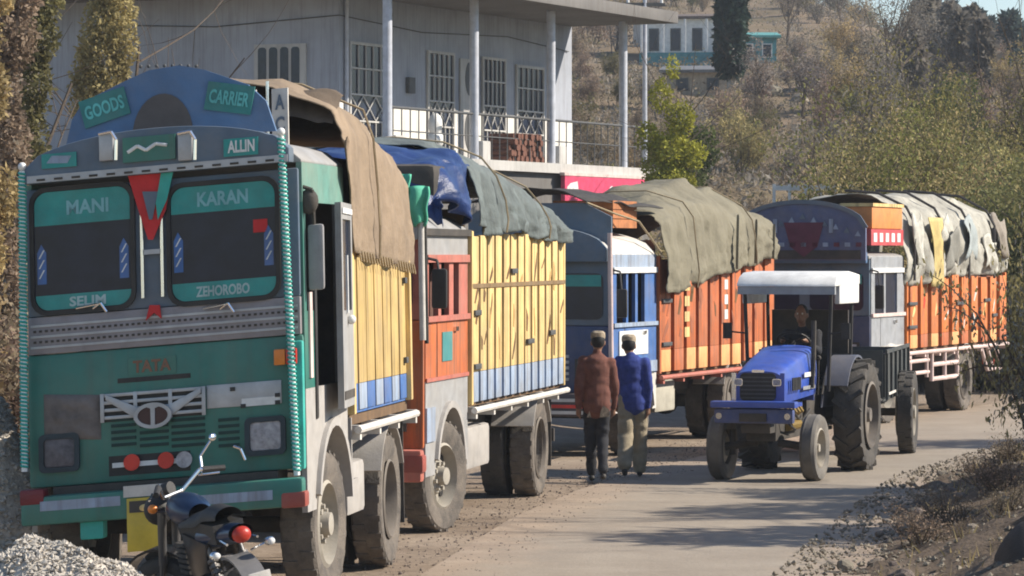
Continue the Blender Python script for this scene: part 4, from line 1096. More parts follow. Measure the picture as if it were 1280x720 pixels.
# ---------- fourth truck: grey cab, orange body, patched sheet
T4 = truck_base(dict(name="grey_cab_truck", loc=(4.246, 52.26, 0), yaw=R(21), r=.5,
    label="farthest truck with grey cab, bright orange body and patched grey sheet", axles=(1.1, 5.75), cargo=(1.95, 8.35), cz=(1.06, 2.14), steer=R(5),
    panel=mat("rust_panel", (.16, .045, .015), .7, dust=.2, streak=.4), marks=(OFFW, PALEYEL, REDLAMP, mat("dark_brown_mark", (.14, .075, .03), .8, var=.4)), ribm=[mat("bright_orange_paint", (0.66, .17, .025), .55, dust=.22, streak=.6)], ribs=10, ribw=.42, ribd=.07, band=.22, bandm=[PALEOR, ORANGE], strapm=ORANGE, railm=PINKW, tank=.3,
    latches=((2.15, 1.75, .45), (2.15, 1.4, .45), (5.1, 1.72, .5), (6.9, 1.75, .4), (7.4, 1.5, .3))))
cab(T4, dict(fy=1.1, L=1.9, z=(1.15, 1.6, 2.22, 2.42), dome=.12, front=mat("night_blue_paint", (.025, .04, .10), .5, dust=.25), surround=SLATE, roof=GREYP, visor=CROWNBLUE, skirt=OFFW, lip=OFFW,
    side=SILVER, rail=PINKW, pillar=SILVER, eave=SILVER, eave_strip=WHITE, pillars=((.06, .25), (.75, .85), (1.5, 1.9)), bumper=DARK, glass=GLASS))
cr4 = MB().prism(arc(-.95, .97, 2.40, 2.86, 3.24), 'y', -.20, -.145).build("crown_board", mat("deep_blue_board", (.065, .09, .19), .5, dust=.35), T4)
for k in range(11):
    x_ = -.82 + k * .165
    MB().box(x_, x_ + .08, -.215, -.2005, 2.60 + .0 * k, 2.66).build("pale_mark", PBLUE if k % 2 else mat("maroon_paint", (.12, .03, .05), .6), cr4)
    MB().prism([(x_ - .02, 3.0 - .25 * abs(k - 5) / 5), (x_ + .07, 3.0 - .25 * abs(k - 5) / 5), (x_ + .03, 3.08 - .25 * abs(k - 5) / 5)], 'y', -.215, -.2005).build("painted_petal", SLATE if k % 2 else PBLUE, cr4)
MB().prism(arc(-.99, 1.01, 2.38, 2.88, 3.28)[1:-1] + arc(-.93, .95, 2.38, 2.86, 3.22)[1:-1][::-1], 'y', -.225, -.2005).build("board_rim", SLATE, cr4)
MB().prism([(-.25, 2.95), (.35, 2.95), (.25, 2.6), (.05, 2.45), (-.15, 2.6)], 'y', -.215, -.2005).build("painted_crest", mat("maroon_paint", (.12, .03, .05), .6), cr4)
for s in (-.38, .46):
    MB().box(s - .03, s + .03, -.22, -.2005, 2.8, 3.0).build("pale_mark", PBLUE, cr4)
MB().box(-.8, .9, -.21, -.2005, 2.42, 2.55).build("dark_strip", DARK, cr4)
bx4 = MB().box(.55, 1.0, .05, 1.75, 2.86, 3.18).build("tool_box", mat("orange_box", (.62, .22, .05), .6, dust=.2), T4, bevel=.02)
MB().box(.52, 1.02, .03, 1.77, 3.181, 3.23).build("lid", PALEYEL, bx4)
rb4 = MB().box(.55, 1.0, .0, 1.8, 2.62, 2.855).build("name_board", mat("red_board", (.5, .05, .06), .5, dust=.2), T4)
for i in range(5):
    MB().box(1.001, 1.006, .12 + i * .33, .30 + i * .33, 2.67, 2.80).build("white_mark", WHITE, rb4)
# side guard lattice
sgd = MB()
for z in (.58, .80, 1.0): sgd.cyl((1.02, 3.4, z), (1.02, 5.0, z), .035, n=8)
for y in (3.4, 4.2, 5.0): sgd.cyl((1.02, y, .55), (1.02, y, 1.03), .035, n=8)
sgd.build("side_guard", PINKW, T4)
gd2 = MB()
for y in (2.1, 3.1): gd2.cyl((1.02, y, .62), (1.02, y, 1.03), .03, n=8)
for z in (.7, .88): gd2.cyl((1.02, 2.0, z), (1.02, 3.2, z), .03, n=8)
g_ = gd2; gd2.build("side_guard", PINKW, T4); gd2 = MB()
for a, b_ in ((6.6, 7.0), (7.0, 7.4), (7.6, 8.0)): gd2.cyl((1.02, a, 1.0), (1.02, b_, .62), .03, n=8)
gd2.cyl((1.02, 7.0, .62), (1.02, 7.9, .62), .03, n=8)
gd2.build("side_guard", PINKW, T4)
hem4 = interp([(1.9, 2.05), (2.5, 2.02), (3.4, 2.14), (8.4, 2.2)]); top4 = interp([(1.9, 3.38), (4, 3.42), (6.5, 3.44), (7.6, 3.38), (8.2, 3.1)]); sh4 = interp([(1.9, 3.05), (8.4, 3.0)])
def fn4(y): return [(1.07, hem4(y)), (1.10, hem4(y) + .2), (1.08, (hem4(y) + sh4(y)) / 2), (1.02, sh4(y) - .1), (.9, sh4(y) + .12), (.5, top4(y) - .05), (0, top4(y)), (-.5, top4(y) - .05), (-.9, sh4(y) + .1), (-1.05, sh4(y) - .12), (-1.08, hem4(y))]
tp4 = tarp("patched_tarpaulin", T4, (1.85, 8.15), fn4, TARPPATCH, "patched pale grey sheet rounded over the load of the farthest truck", fold=.05, ff=6, seed=8)
def yel(u, v):
    y = 2.9 + .75 * u + .1 * math.sin(3 * v); zz = 2.0 + 1.05 * v
    return (1.135 + .03 * math.sin(9 * u + 4 * v) - .05 * max(0, v - .75) * 4 * .5, y, zz)
PATCHP = mat('pale_patch_cloth', (.46, .44, .38), .8, var=.3, bump=.5)
for (ya, za, w_, h_, pm_) in ((2.05, 2.35, .5, .7, PATCHP), (4.0, 2.3, .7, .55, mat("dark_grey_sheet", (.21, .20, .17), .8, bump=.5)), (5.2, 2.45, .6, .6, mat("pale_blue_grey_sheet", (.33, .36, .35), .7, bump=.5)), (6.4, 2.25, .8, .5, PATCHP), (7.3, 2.5, .7, .6, mat("brown_grey_sheet", (.24, .205, .165), .8, bump=.5)), (3.7, 2.75, .5, .3, PATCHP)):
    def pf_(u, v, ya=ya, za=za, w_=w_, h_=h_):
        zz = za + h_ * v + .08 * math.sin(5 * u + ya); return (1.135 + .025 * math.sin(8 * u + 5 * v + ya) - .10 * max(0, zz - 2.85) / .2 * .6, ya + w_ * u + .08 * math.sin(4 * v + ya), zz)
    po_ = MB().grid(pf_, 8, 8).build("sewn_patch", pm_, tp4, smooth=80); po_.modifiers.new("thickness", 'SOLIDIFY').thickness = .01
yo = MB().grid(yel, 10, 14).build("yellow_patch", TARPYEL, tp4, smooth=80)
md = yo.modifiers.new("thickness", 'SOLIDIFY'); md.thickness = .01
for k in range(4):
    y = 2.0 + k * 1.7
    MB().tube([(1.12, y, 2.1), (1.10, y + .1, 2.95), (.95, y + .15, 3.2), (.5, y + .2, top4(y) + .03), (0, y + .2, top4(y) + .07)], .022, 6).build("hoop", mat("dark_hoop", (.04, .035, .035), .8), tp4)

# ------------------------------------------------------------------ tractor and trolley
TR = thing("tractor", (2.82, 39.65, 0), rot_truck(R(17)), "blue tractor with flat white canopy driving along the road", "tractor")
def ag_tyre(r, w, n, m):
    b = MB(); ri = r * .56
    b.lathe([(ri, -w * .36), (r * .78, -w * .5), (r * .92, -w * .47), (r * .955, -w * .3), (r * .965, 0), (r * .955, w * .3), (r * .92, w * .47), (r * .78, w * .5), (ri, w * .36)], 44, close=True)
    for i in range(n):
        s = 1 if i % 2 else -1
        M = Matrix.Rotation(2 * math.pi * i / n, 4, 'X') @ Matrix.Translation((s * w * .25, 0, r * .95)) @ Matrix.Rotation(s * R(38), 4, 'Z')
        b.box(-w * .29, w * .29, -r * .035, r * .035, -r * .06, r * .05, M)
    return b.mesh("tyre", m, smooth=30)
def t_rim(r, m):
    b = MB()
    b.lathe([(r * .60, .11), (r * .55, .12), (r * .52, .02), (r * .30, -.02), (r * .22, .03), (r * .14, .04), (r * .12, .10), (.001, .10)], 28)
    return b.mesh("rim", m)
rw_ = ag_tyre(.645, .34, 36, TYREDARK); rr_ = t_rim(.645, mat("dark_rim", (.10, .09, .085), .7, dust=.5))
fw_ = MB(); fw_.lathe([(.2, -.06), (.28, -.09), (.345, -.085), (.368, -.05), (.362, -.03), (.37, 0), (.362, .03), (.368, .05), (.345, .085), (.28, .09), (.2, .06)], 36, close=True)
fw_m = fw_.mesh("tyre", mat("grey_front_tyre", (.09, .085, .08), .9, dust=.6, dustcol=(.26, .23, .19))); fr_ = t_rim(.365, mat("pale_rim", (.34, .31, .26), .7, dust=.4))
for s in (1, -1):
    w = link("rear_wheel", rw_, TR, (s * .57, 2.1, .645), (rnd.uniform(0, 6), 0, 0 if s > 0 else math.pi)); link("rim", rr_, w, (.06, 0, 0))
    w = link("front_wheel", fw_m, TR, (s * .52, 0, .37), (0, 0, -R(2) + (0 if s > 0 else math.pi))); link("rim", fr_, w, (-.04, 0, 0))
    MB().tube([(s * .30, 2.1, 1.33), (s * .30, 1.6, 1.12), (s * .30, 1.42, .9)], .012, 5).build("fender_stay", DARK, TR)
    # mudguard curved over the rear wheel
    o_ = [(2.1 + .715 * math.cos(R(a)), .62 + .715 * math.sin(R(a))) for a in range(48, 158, 10)]
    i_ = [(2.1 + .69 * math.cos(R(a)), .62 + .69 * math.sin(R(a))) for a in range(48, 158, 10)]
    MB().prism(o_ + i_[::-1], 'x', s * .30, s * .58).build("mudguard", TRGREY, TR)
    MB().prism([(2.1 + .70 * math.cos(R(a)), .62 + .70 * math.sin(R(a))) for a in range(40, 158, 12)] + [(1.4, .75), (2.7, .75)], 'x', s * .285, s * .30).build("inner_guard", TRGREY, TR)
    MB().cyl((s * .12, 0, .42), (s * .48, 0, .37), .045).cyl((s * .40, 0, .28), (s * .40, 0, .56), .035).build("front_axle", DARK, TR)
    MB().box(s * .28 - .10, s * .28 + .10, 1.15, 1.6, .50, .54).build("footboard", DARK, TR)
    hl = MB().prism(rrect(s * .215 - .05, s * .215 + .05, 1.06, 1.14, .02), "y", -.515, -.46).build("headlight", CHROME, TR)
    MB().prism(rrect(s * .215 - .04, s * .215 + .04, 1.07, 1.13, .015), "y", -.522, -.5155).build("lamp_glass", LAMPGLASS, hl)
MB().cyl((-.5, 2.1, .645), (.5, 2.1, .645), .11).build("rear_axle", DARK, TR)
def hood(u, v):                     # u along, v across over the top
    y = -.46 + 1.46 * u
    hw = .25 + .06 * u; zt = 1.27 + .20 * u - .05 * (1 - u) ** 4; zb = .86 + .06 * u
    t = v * 2 - 1
    if abs(t) > .55: k = (abs(t) - .55) / .45; return (math.copysign(hw + .02 * math.sin(math.pi * k), t), y, zt - .07 - (zt - .07 - zb) * k)
    k = abs(t) / .55
    return (math.copysign(hw * math.sin(k * math.pi / 2) ** .8, t) if t else 0, y, zt - .07 * (1 - math.cos(k * math.pi / 2)) ** 1.2)
hd = MB().grid(hood, 20, 36).build("bonnet", TRBLUE, TR, smooth=50)
MB().box(-.30, .30, .98, 1.0, .85, 1.44).build("bonnet_back", TRBLUE, TR)
fp = [hood(0, j / 36)[0::2] for j in range(37)]
MB().prism(fp, 'y', -.48, -.455).build("nose_frame", TRBLUE, TR)
gr = MB().prism(rrect(-.20, .20, .90, 1.20, .05), 'y', -.495, -.4805).build("grille", BLACK, TR)
for k in range(6):
    MB().box(-.19, .19, -.503, -.4955, .92 + k * .045, .935 + k * .045).build("grille_bar", IRON, gr)
for s in (-1, 1):
    MB().box(s * .27 - .025, s * .27 + .025, -.49, -.46, .88, 1.2).build("nose_strip", CHROME if s < 0 else TRBLUE, TR)
    MB().box(s * .335, s * .328, .35, .90, 1.13, 1.18).build("white_stripe", WHITE, TR)
    MB().box(s * .331, s * .326, .30, .92, .99, 1.03).build("pale_stripe", SILVER, TR)
MB().box(-.17, .17, -.35, 1.5, .45, .86).build("engine", DARK, TR, bevel=.02)
MB().box(-.22, .22, 1.0, 2.2, .50, .95).build("gearbox", DARK, TR, bevel=.03)
eng = MB()
for k in range(5): eng.cyl((.17, -.1 + k * .16, .72), (.26, -.1 + k * .16, .78), .045, n=8)
eng.cyl((.2, .1, .6), (.2, .6, .6), .06, n=10).build("fuel_pump", mat("brassy_metal", (.30, .20, .06), .4, .5), TR)
for k in range(6):
    MB().box(.318, .330, -.22 + k * .075, -.18 + k * .075, 1.0, 1.14).build("side_louvre", BLACK, TR)
MB().tube([(.18, .2, .84), (.24, .35, .70), (.22, .7, .62), (.26, .95, .75)], .014, 6).build("hose", BLACK, TR)
MB().tube([(.20, -.30, .80), (.27, -.1, .62), (.24, .3, .55)], .012, 6).build("hose", BLACK, TR)
MB().prism(rrect(-.07, .07, 1.205, 1.235, .012), 'y', -.488, -.4805).build("badge", CHROME, TR)
MB().box(-.012, .012, -.44, .9, 1.455, 1.46).build("bonnet_seam", BLACK, TR) if False else None
# wide front bumper with weights
bmp = MB().box(-.44, .44, -.72, -.60, .66, .82).build("front_bumper", mat("dusty_tractor_blue", (.03, .06, .20), .5, dust=.35), TR, bevel=.03)
MB().box(-.47, .47, -.76, -.58, .83, .90).build("top_bar", TRBLUE, bmp, bevel=.015)
MB().box(-.16, .16, -.60, -.2, .55, .80).build("front_frame", DARK, TR)
for s in (-1, 1):
    MB().cyl((s * .38, -.721, .74), (s * .38, -.735, .74), .035, n=12).build("bumper_lamp", CHROME, bmp)
    MB().box(s * .43 - .02, s * .43 + .02, -.62, -.3, .84, .88).build("bumper_stay", TRBLUE, bmp)
MB().box(-.15, .15, -.745, -.7205, .68, .77).build("number_board", DARK, bmp)
MB().tube([(.34, .7, 1.0), (.36, .7, 1.35), (.36, .72, 1.75)], .028, 8).build("exhaust_pipe", DARK, TR)
# canopy on four posts
MB().prism([(.88, 2.13), (.90, 2.16), (1.0, 2.235), (1.2, 2.285), (1.7, 2.30), (2.25, 2.26), (2.27, 2.15)], 'x', -.57, .57).build("canopy", WHITE, TR, bevel=.03)
for s in (1, -1):
    MB().box(min(s * .50, s * .565), max(s * .50, s * .565), 1.15, 2.24, 1.93, 2.18).build("canopy_side", WHITE, TR, bevel=.02)
    MB().tube([(s * .46, 1.02, .95), (s * .50, 1.0, 2.12)], .022, 8).build("canopy_post", BLACK, TR)
    MB().tube([(s * .48, 2.14, 1.25), (s * .50, 2.14, 2.14)], .022, 8).build("canopy_post", BLACK, TR)
    MB().tube([(s * .49, 1.0, 1.6), (s * .66, .92, 1.62)], .01, 5).box(s * .68 - .05, s * .68 + .05, .90, .93, 1.54, 1.72).build("mirror", BLACK, TR)
MB().box(-.56, .56, .90, .96, 2.04, 2.129).build("canopy_valance", mat("grey_canopy_edge", (.32, .34, .36), .6, dust=.2), TR)
MB().box(-.45, .45, 2.16, 2.2, 1.35, 1.85).build("rear_curtain", DARK, TR)
# seat, wheel, levers
MB().box(-.22, .22, 1.72, 2.15, .98, 1.08).box(-.22, .22, 2.08, 2.16, 1.08, 1.42).build("seat", BLACK, TR, bevel=.03)
sw_ring = [(.19 * math.cos(2 * math.pi * i / 20), .19 * math.sin(2 * math.pi * i / 20)) for i in range(21)]
Msw = Matrix.Translation((0, 1.30, 1.50)) @ Matrix.Rotation(R(-35), 4, 'X')
st_ = MB().tube([Msw @ Vector((a, b_, 0)) for a, b_ in sw_ring], .014, 6)
for a in (90, 210, 330): st_.cyl(Msw @ Vector((0, 0, 0)), Msw @ Vector((.19 * math.cos(R(a)), .19 * math.sin(R(a)), 0)), .01, n=6)
st_.cyl((0, 1.02, 1.28), Msw @ Vector((0, 0, 0)), .025)
st_.build("steering_wheel", BLACK, TR)
MB().box(-.24, .24, 1.0, 1.10, 1.0, 1.42).build("dashboard", BLACK, TR, bevel=.02)
MB().tube([(.28, 1.3, .9), (.30, 1.25, 1.3)], .012, 6).ball((.30, 1.25, 1.32), .03).build("lever", DARK, TR)
MB().tube([(-.28, 1.3, .9), (-.30, 1.25, 1.25)], .012, 6).ball((-.30, 1.25, 1.27), .03).build("lever", REDLAMP, TR)
MB().box(-.06, .06, 2.2, 2.75, .45, .50).build("drawbar", DARK, TR)

TL = thing("tractor_trolley", (3.56, 42.4, 0), rot_truck(R(11)), "dark two wheeled trolley hitched behind the blue tractor", "trailer")
MB().box(-.72, .72, .95, 4.2, .72, .78).build("floor", TROLLEY, TL)
for s in (1, -1):
    MB().box(s * .735 - .015, s * .735 + .015, .95, 4.2, .78, 1.30).build("side_board", TROLLEY, TL)
    for k in range(6):
        MB().box(min(s * .7505, s * .78), max(s * .7505, s * .78), 1.0 + k * .62, 1.07 + k * .62, .74, 1.30).build("side_rib", TROLLEY, TL)
    MB().box(min(s * .7505, s * .775), max(s * .7505, s * .775), .95, 4.2, 1.301, 1.345).build("top_rail", TROLLEY, TL)
    MB().box(min(s * .781, s * .79), max(s * .781, s * .79), 1.05, 2.0, .80, .83).build("white_line", OFFW, TL)
    MB().tube([(0, .1, .47), (s * .5, .95, .68)], .04, 8).build("drawbar", DARK, TL)
    wheel(TL, (s * .86, 2.85, .52), .52, .20, 0, s, TYREDARK)
MB().box(-.72, .72, .93, .96, .78, 1.34).build("front_board", TROLLEY, TL)
MB().box(-.72, .72, 4.19, 4.22, .78, 1.30).build("tail_board", TROLLEY, TL)
MB().cyl((-.85, 2.85, .52), (.85, 2.85, .52), .05).box(-.5, -.4, 1.0, 4.1, .6, .72).box(.4, .5, 1.0, 4.1, .6, .72).build("axle_frame", DARK, TL)
MB().cyl((0, .12, .46), (0, .12, 0.0), .03).build("jack_leg", DARK, TL)

# ------------------------------------------------------------------ people
def fuse(mb, name, m, parent, voxel=.010, it=6, wr=0.0, wf=9.0, seed=0):
    me = mb.mesh(name + "_raw", None, 0)
    o = bpy.data.objects.new("raw", me); COL.objects.link(o)
    r_ = o.modifiers.new("r", 'REMESH'); r_.mode = 'VOXEL'; r_.voxel_size = voxel
    s_ = o.modifiers.new("s", 'SMOOTH'); s_.iterations = it; s_.factor = .5
    dg = bpy.context.evaluated_depsgraph_get(); dg.update()
    out = bpy.data.meshes.new_from_object(o.evaluated_get(dg))
    bpy.data.objects.remove(o); bpy.data.meshes.remove(me)
    if wr:
        for v in out.vertices:
            p = v.co * wf
            n_ = noise.noise(Vector((p.x, p.y, p.z * .6 + seed))) * .6 + .5 * math.sin(p.z * 3.1 + 2.5 * noise.noise(p * .5))
            v.co += v.normal * (wr * n_)
    out.polygons.foreach_set('use_smooth', [True] * len(out.polygons))
    out.materials.clear(); out.materials.append(m); out.name = name
    return link(name, out, parent)
def hand(b, w, d, side, r=.0085):
    """palm at the wrist w, pointing along d, five separate curled fingers"""
    w = Vector(w); d = Vector(d).normalized(); inn = Vector((-side, 0, 0)); f = Vector((0, 1, 0))
    b.cap(w, w + d * .075, .024, .032, flat=1.0)
    for i, L in enumerate((.062, .072, .068, .052)):
        a = w + d * .085 + f * (.030 - .020 * i)
        k1 = a + d * L * .5 + inn * .008; k2 = k1 + (d * .8 + inn * .6).normalized() * L * .5
        b.cap(a - d * .02, k1, r, r * .95, 8).cap(k1, k2, r * .95, r * .75, 8)
    t0 = w + d * .03 + f * .032; t1 = t0 + (d * .7 + f * .6).normalized() * .04; t2 = t1 + (d * .9 + f * .2).normalized() * .03
    b.cap(t0, t1, r * 1.25, r * 1.1, 8).cap(t1, t2, r * 1.1, r * .8, 8)
def head(b, hc, k=1.0, turn=0):
    hc = Vector(hc)
    b.ball(hc + Vector((0, 0, .01)) * k, .070 * k, .088 * k, .105 * k, 18, 12).ball(hc + Vector((0, .03, -.05)) * k, .052 * k, .06 * k, .065 * k, 14, 10)
    b.cap(hc + Vector((0, .085, .0)) * k, hc + Vector((0, .102, -.028)) * k, .010 * k, .016 * k, 8)          # nose
    b.cap(hc + Vector((-.02, .082, -.058)) * k, hc + Vector((.02, .082, -.058)) * k, .009 * k, .009 * k, 8)   # lips
    for s in (1, -1): b.ball(hc + Vector((s * .072, -.005, -.01)) * k, .012 * k, .022 * k, .032 * k, 10, 8)
def eyes(parent, hc, k=1.0):
    for s in (1, -1):
        MB().ball(Vector(hc) + Vector((s * .028, .078, .012)) * k, .011 * k, n=8, m=6).build("eye", OFFW, parent)
def walker(name, loc, yaw, label, J, top, bot, hem, topm, botm, leg, seed, topname):
    """J: joint table in metres, facing +y; separate garments are children of one body surface"""
    root = thing(name, loc, (0, 0, yaw), label, 'person', 'men walking past the parked trucks')
    b = MB()
    head(b, J['head']); b.cap(J['neck'], Vector(J['head']) - Vector((0, .01, .05)), .045, .042)
    b.cap(J['hip'], J['chest'], .10, .11, 14, .75)
    for s in ('l', 'r'):
        sg = -1 if s == 'l' else 1
        b.cap(J['sh' + s], J['el' + s], .042, .034).cap(J['el' + s], J['wr' + s], .034, .024)
        hand(b, J['wr' + s], Vector(J['wr' + s]) - Vector(J['el' + s]), sg)
        b.cap(J['th' + s], J['kn' + s], .065, .048).cap(J['kn' + s], J['an' + s], .048, .034)
        b.cap(J['sh' + s], J['chest'], .045, .06)
    bd = fuse(b, "body", SKIN, root, .0075, 3); eyes(bd, J['head'])
    # upper garment
    g = MB(); c = Vector(J['chest']); h = Vector(J['hip'])
    g.cap(h + Vector((0, 0, hem)), h + Vector((0, 0, .12)), .158, .150, 18, .88).cap(h + Vector((0, 0, .1)), c, .148, .152, 18, .80)
    for s in ('l', 'r'):
        g.cap(J['sh' + s], c - Vector((0, 0, .02)), .062, .10, 14).cap(J['sh' + s], J['el' + s], .060, .050).cap(J['el' + s], Vector(J['wr' + s]), .050, .037)
    g.cap(c, Vector(J['neck']) + Vector((0, 0, .01)), .09, .052)
    fuse(g, topname, topm, root, .011, 4, .0045, 17, seed)
    # trousers
    g = MB(); g.cap(h + Vector((-.02, 0, .0)), h + Vector((.02, 0, .0)), .112, .112, 16, .8)
    for s in ('l', 'r'):
        g.cap(Vector(J['th' + s]) + Vector((0, 0, .04)), J['kn' + s], leg[0], leg[1], 14).cap(J['kn' + s], Vector(J['an' + s]) + Vector((0, 0, .02)), leg[1], leg[2], 14)
    fuse(g, "trousers", botm, root, .011, 3, .009, 15, seed + 5)
    for s in ('l', 'r'):
        a = Vector(J['an' + s]); f = J.get('ft' + s, 0)
        m = MB().cap(a + Vector((0, -.03, -.045)), a + Vector((0, .13, -.05 - f)), .036, .032, 12)
        fuse(m, "shoe", BLACK, root, .010, 3)
    hc = Vector(J['head'])
    hb = MB().ball(hc + Vector((0, -.012, .02)), .077, .092, .10, 16, 10)
    hr = fuse(hb, "hair", HAIR, root, .010, 2)
    for v in hr.data.vertices:
        if v.co.y > hc.y + .045 and v.co.z < hc.z + .05: v.co.y = hc.y + .045
    cb = MB(); cb.lathe([(.083, 0), (.088, .03), (.084, .065), (.06, .085), (.001, .09)], 24)
    cm = cb.mesh("cap", CAPM, xf=lambda p: (hc.x - p[2] * .93, hc.y + p[1] * 1.08, hc.z + .035 + p[0]))
    link("cap", cm, root)
    return root
J1 = dict(head=(.012, .02, 1.525), neck=(.004, 0, 1.40), chest=(-.005, 0, 1.26), hip=(0, 0, .90),
    shl=(-.15, 0, 1.32), shr=(.15, 0, 1.30), ell=(-.205, -.05, 1.06), elr=(.20, .0, 1.04), wrl=(-.20, .02, .82), wrr=(.185, .10, .81),
    thl=(-.075, 0, .86), thr=(.07, 0, .86), knl=(-.065, .10, .48), knr=(.06, .02, .47), anl=(-.05, .12, .085), anr=(.055, -.20, .12))
M1 = walker("person", (.925, 39.2, 0.012), R(2), "man in reddish brown sweater and dark trousers seen from behind", J1, 0, 0, -.06, KNITB, DARKCL, (.088, .068, .055), 1, "sweater")
MB().prism([(.02, .71), (.13, .72), (.12, .80), (.06, .84), (.03, .77)], 'y', -.158, -.142).build("shirt_tail", CAPM, M1)
MB().prism([(-.12, .71), (-.07, .71), (-.09, .78)], 'y', -.150, -.135).build("shirt_tail", CAPM, M1)
J2 = dict(head=(-.035, .04, 1.465), neck=(-.012, .0, 1.34), chest=(0, 0, 1.22), hip=(.015, 0, .88),
    shl=(-.145, .02, 1.29), shr=(.15, -.02, 1.275), ell=(-.185, .03, 1.04), elr=(.19, -.05, 1.02), wrl=(-.17, .10, .82), wrr=(.18, -.02, .79),
    thl=(-.06, 0, .84), thr=(.085, 0, .84), knl=(-.07, -.03, .46), knr=(.085, .09, .46), anl=(-.075, -.26, .13), anr=(.085, .10, .085), ftl=.03)
M2 = walker("person", (1.335, 40.1, 0.012), R(-3), "man in blue sweater and loose khaki trousers walking beside the man in brown", J2, 0, 0, -.05, KNITBLUE, KHAKI, (.094, .090, .078), 3, "sweater")
# driver seated on the tractor
D = thing("person", TR.location, TR.rotation_euler, "driver in dark clothes seated under the tractor's white canopy", 'person')
D.location = Matrix.Translation(TR.location) @ Euler(TR.rotation_euler).to_matrix().to_4x4() @ Vector((-.02, 1.86, 1.08))
D.rotation_euler = (0, 0, TR.rotation_euler[2] + math.pi)          # faces local +y, so turn about
b = MB(); hc = (0, .06, .72); head(b, hc, 1.0); b.cap((0, .02, .56), (0, .05, .67), .045, .042).cap((0, 0, .08), (0, .0, .44), .10, .115, 14, .8)
dj = {}
for s in (1, -1):
    sh_, el, wr_ = (s * .17, .02, .50), (s * .22, .20, .30), (s * .15, .40, .42)
    b.cap(sh_, el, .042, .036).cap(el, wr_, .036, .025).cap(sh_, (0, 0, .44), .045, .06)
    hand(b, wr_, (-.3 * s, .8, .2), s)
    b.cap((s * .09, .02, .06), (s * .14, .42, .06), .07, .055).cap((s * .14, .42, .06), (s * .15, .50, -.42), .05, .036).cap((s * .15, .48, -.45), (s * .15, .62, -.48), .035, .03)
bd = fuse(b, "body", SKIN, D, .0085, 3); eyes(bd, hc)
g = MB(); g.cap((0, 0, .06), (0, 0, .42), .135, .155, 16, .8).cap((0, 0, .42), (0, .02, .57), .09, .055)
for s in (1, -1): g.cap((s * .17, .02, .50), (0, 0, .42), .065, .10).cap((s * .17, .02, .50), (s * .22, .20, .30), .06, .05).cap((s * .22, .20, .30), (s * .155, .385, .41), .05, .036)
fuse(g, "jacket", DARKCL, D, .012, 4, .005)
g = MB(); g.cap((-.05, .0, .05), (.05, .0, .05), .12, .12)
for s in (1, -1): g.cap((s * .09, .02, .06), (s * .14, .42, .06), .09, .075).cap((s * .14, .42, .06), (s * .15, .50, -.40), .072, .055)
fuse(g, "trousers", mat("grey_cloth", (.06, .06, .07), .9, bump=.3), D, .012, 4, .005)
fuse(MB().ball((0, .045, .745), .078, .09, .098, 14, 10), "hair", HAIR, D, .012, 2)
for s in (1, -1): fuse(MB().cap((s * .15, .47, -.46), (s * .15, .63, -.48), .042, .036), "shoe", BLACK, D, .012, 2)

# ------------------------------------------------------------------ motorcycle
MC = thing("motorcycle", (-1.80, 22.62, 0), (R(0), R(-13), R(24)), "black motorcycle with red tail lamp parked in front of the green truck", "motorcycle")
STEER = Matrix.Translation((0, .45, 0)) @ Matrix.Rotation(R(34), 4, 'Z') @ Matrix.Translation((0, -.45, 0))
MCB = mat("gloss_black_paint", (.010, .011, .014), .2, dust=.15, dustcol=(.12, .10, .08), bump=0)
MCBL = mat("dark_blue_paint", (.010, .024, .06), .3, bump=0)
mt = MB().lathe([(.2, -.035), (.25, -.05), (.285, -.04), (.30, 0), (.285, .04), (.25, .05), (.2, .035)], 36, close=True).mesh("tyre", TYREDARK)
mr_ = MB(); mr_.lathe([(.215, .03), (.20, .035), (.195, 0), (.2, -.035), (.215, -.03)], 32, close=True)
for i in range(5):
    a = 2 * math.pi * i / 5; mr_.cyl((0, .03 * math.cos(a), .03 * math.sin(a)), (0, .2 * math.cos(a), .2 * math.sin(a)), .014, n=6)
mr_.cyl((-.06, 0, 0), (.06, 0, 0), .045, n=12)
mrm = mr_.mesh("rim", mat("dark_alloy", (.12, .12, .13), .4, .6, dust=.3))
for y in (.63, -.63):
    w = link("wheel", mt, MC, STEER @ Vector((0, y, .30)) if y > 0 else (0, y, .30), (0, 0, R(34) if y > 0 else 0)); link("rim", mrm, w)
FRONT = {"fork_leg", "front_indicator", "mirror", "handlebar", "headlamp_shell", "speedometer", "front_mudguard"}
def mb_(mb, n, m, p=None, **k):
    if n in FRONT: k['xf'] = lambda q: STEER @ Vector(q)
    return mb.build(n, m, p or MC, **k)
mb_(MB().tube([(0, .42, .95), (0, .30, .70), (0, .25, .40), (0, -.15, .36)], .025, 8).tube([(0, .42, .95), (0, .0, .82), (0, -.62, .84)], .022, 8).tube([(0, -.15, .36), (0, -.30, .62), (0, -.55, .82)], .02, 8), "frame", BLACK)
